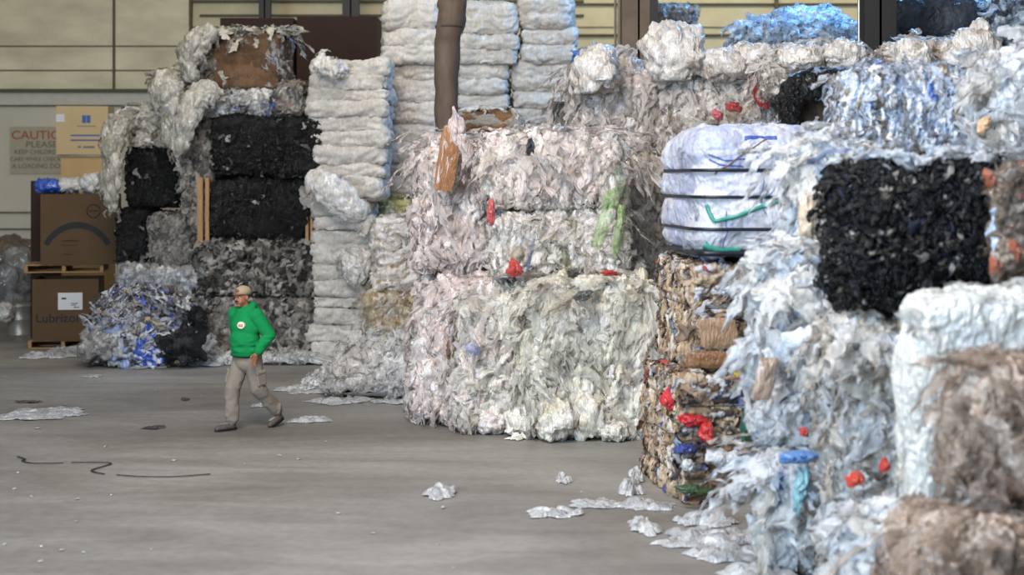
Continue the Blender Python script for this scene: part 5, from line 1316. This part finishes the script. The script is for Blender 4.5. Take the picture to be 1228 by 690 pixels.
    for i in range(n-1):
        for j in range(2):
            a = i*3+j; f += [(a, a+1, a+4, a+3), (a+N3, a+3+N3, a+4+N3, a+1+N3)]
        f.append((i*3+2, i*3+2+N3, (i+1)*3+2+N3, (i+1)*3+2))
    mb.add(vv, f); vz = mb.build('visor', plain('visor_rust', (128, 84, 66), .8, .2, .06, 30), crown, True)
    mb = MB(); mb.ellipsoid(H(0, .014, .142), (.007, .007, .004)); mb.build('button', cap, crown, True)
    mb = MB(); mb.ellipsoid(H(0, -.083, .082), (.034, .012, .024), Rz); mb.build('front_patch', plain('visor_rust', (128, 84, 66)), crown, True)
    # ---- sweatshirt
    green = plain('green_sweatshirt', (20, 132, 72), .85, .15, .08, 12, .1)
    mb = MB()
    E = lambda c, r: mb.ellipsoid(c, r, None, 28, 18)
    E((0, -.03, 1.24), (.205, .155, .22)); E((0, -.045, 1.08), (.198, .165, .17)); E((0, -.03, .965), (.20, .158, .085)); E((0, -.03, 1.36), (.175, .125, .11))
    mb.capsule((0, -.03, 1.36), (0, -.03, 1.44), .12, .085)
    for sd in 'RL':
        mb.capsule(J['che']+[0, 0, .07], J['sh'+sd]+[0, 0, -.01], .11, .085); mb.capsule(J['sh'+sd]+[0, 0, -.015], J['el'+sd], .088, .078)
        mb.capsule(J['el'+sd], J['wr'+sd]+(J['el'+sd]-J['wr'+sd])*.18, .077, .060); 
    # hood lying on the shoulders
    th = np.linspace(0, 2*math.pi, 25)
    mb.tube([(.085*math.cos(t), -.025+.085*math.sin(t), 1.455+.03*math.sin(t)) for t in th], [.035+.016*max(0, math.sin(t)) for t in th], 12, caps=False)
    mb.ellipsoid((0, .09, 1.41), (.11, .065, .085))
    def wr(co):
        q = co.astype(np.float32); a = vnoise(q*np.array([9, 9, 20], np.float32), 3); b2 = vnoise(q*np.array([16, 16, 30], np.float32)+4, 4)
        low = np.clip((1.25-co[:, 2])/.35, .15, 1)
        return (.011*(1-2*np.abs(a))+.005*b2)*low
    ss = remeshed(mb, 'sweatshirt', .0085, green, root, smooth=8, wrinkle=wr)
    mb = MB(); th = np.linspace(0, 2*math.pi, 33)
    mb.tube([(.176*math.cos(t), -.03+.142*math.sin(t), .905) for t in th], .024, 10, caps=False); mb.build('waistband', plain('green_rib', (14, 112, 60), .9, .1, .06), ss, True)
    for sd in 'RL':
        w = J['wr'+sd]; e = J['el'+sd]; mb = MB(); mb.tube([w+(e-w)*t for t in (.02, .08, .16, .22)], [.036, .041, .046, .05], 16); mb.build('cuff', plain('green_rib', (14, 112, 60)), ss, True)
    # chest badge, an oval set on his left chest
    c = np.array((.085, -.183, 1.265)); nrm = np.array((.30, -1, .12)); nrm /= np.linalg.norm(nrm)
    ax = np.cross((0, 0, 1.0), nrm); ax /= np.linalg.norm(ax); az = np.cross(nrm, ax)
    mb = MB(); n = 24; th = np.arange(n)/n*2*math.pi
    ring = np.array([c+ax*.050*math.cos(t)+az*.042*math.sin(t) for t in th]); v = np.concatenate([[c+nrm*.012], ring+nrm*.006, ring-nrm*.03])
    mb.add(v, [(1+k, 1+n+k, 1+n+(k+1) % n, 1+(k+1) % n) for k in range(n)]); mb.t.append(np.array([(0, 1+k, 1+(k+1) % n) for k in range(n)]))
    bd = mb.build('chest_badge', plain('badge_cream', (222, 212, 186), .6, .3, .04), ss)
    mb = MB()
    for zz in (-.012, .004): mb.obox(c+nrm*.0125+az*zz, ax*.03, nrm*.002, az*.004)
    mb.build('badge_lettering', plain('badge_red', (170, 80, 60), .6, .3, .04), bd)
    # ---- trousers
    kh = plain('khaki_trousers', (134, 124, 111), .85, .15, .08, 12, .1)
    mb = MB(); mb.ellipsoid((0, -.015, .89), (.172, .138, .12), None, 28, 18); mb.ellipsoid((0, -.02, .80), (.15, .13, .12))
    for sd in 'RL':
        h, k, a = J['hip'+sd], J['kn'+sd], J['an'+sd]
        sgx = 1 if sd == 'L' else -1
        mb.capsule(h+[sgx*-.005, 0, -.04], k, .112, .092); mb.capsule(k, a+(k-a)*.12, .090, .082)
        mb.ellipsoid(a+(k-a)*.12+[0, .005, -.015], (.083, .088, .04))
    def wr2(co):
        q = co.astype(np.float32); a = vnoise(q*np.array([10, 10, 9], np.float32), 7); b2 = vnoise(q*np.array([18, 18, 22], np.float32)+4, 8)
        low = np.clip((.8-co[:, 2])/.5, .2, 1)
        return (.012*(1-2*np.abs(a))+.005*b2)*low
    tr = remeshed(mb, 'trousers', .0085, kh, root, smooth=6, wrinkle=wr2)
    mb = MB(); th = np.linspace(0, 2*math.pi, 33); mb.tube([(.166*math.cos(t), -.018+.136*math.sin(t), .885) for t in th], .018, 8, caps=False, flat=1); mb.build('belt', plain('black_belt', (28, 26, 26), .5, .4), tr, True)
    for sd, sg in (('L', 1), ('R', -1)):
        h, k = J['hip'+sd], J['kn'+sd]; c = k+(h-k)*.30+np.array([sg*.083, 0, 0])
        dz = (h-k)/np.linalg.norm(h-k); dy = np.cross(dz, (1, 0, 0))
        mb = MB(); mb.obox(c, (.022, 0, 0), dy*.068, dz*.085)
        o = remeshed(mb, 'cargo_pocket', .008, kh, tr, smooth=3)
        mb = MB(); mb.obox(c+dz*.075+[sg*.012, 0, 0], (.018, 0, 0), dy*.074, dz*.022); remeshed(mb, 'pocket_flap', .007, kh, o, smooth=2)
    # ---- shoes
    upper = plain('grey_shoe', (88, 80, 74), .7, .3, .1, 20); sole = plain('dark_sole', (30, 28, 28), .7, .3)
    for sd in 'RL':
        a, t = J['an'+sd], J['to'+sd]
        hl = a+np.array([0, .045, -.055]) if sd == 'R' else a+np.array([.0, .05, -.065])
        if sd == 'R': hl[2] = .04
        tt = t.copy(); tt[2] = .04 if sd == 'R' else .038
        dr = (tt-hl); dr /= np.linalg.norm(dr); side = np.cross(dr, (0, 0, 1.0)); side /= np.linalg.norm(side); upv = np.cross(side, dr)
        mb = MB(); mb.capsule(hl+dr*.03+upv*.01, a+[0, 0, -.0], .042, .044); mb.capsule(hl+dr*.04+upv*.005, hl+dr*.16+upv*.002, .042, .046); mb.capsule(hl+dr*.15+upv*.0, tt-upv*.005, .045, .036)
        mb.v = [np.array(x) for x in mb.v]
        sh = remeshed(mb, 'shoe', .007, upper, root, smooth=3)
        Ls = np.linalg.norm(tt-hl)+.05; vs = []; n = 16
        for i in range(n+1):
            u = i/n; wdt = .034+.012*math.sin(math.pi*min(1, u*1.1)); 
            if u < .12: wdt *= (u/.12)**.5*.9+.1
            if u > .86: wdt *= ((1-u)/.14)**.5*.9+.1
            c = hl-dr*.03+dr*(u*(Ls+.02))
            for sgn in (-1, 1):
                for dz in (-.040, -.012): vs.append(c+side*wdt*1.12*sgn+upv*dz)
        f = []
        for i in range(n):
            p = i*4; q = p+4
            f += [(p, q, q+1, p+1), (p+2, p+3, q+3, q+2), (p+1, q+1, q+3, p+3), (p, p+2, q+2, q)]
        f += [(0, 1, 3, 2), (n*4, n*4+2, n*4+3, n*4+1)]
        vs = np.array(vs); vs[:, 2] = np.maximum(vs[:, 2], .001)
        mb = MB(); mb.add(vs, f); mb.build('sole', sole, sh)
        mb = MB(); mb.obox(hl+dr*.15+upv*.046, side*.018, dr*.05, upv*.004); mb.build('laces', plain('pale_lace', (150, 144, 136), .7, .3), sh)
person()
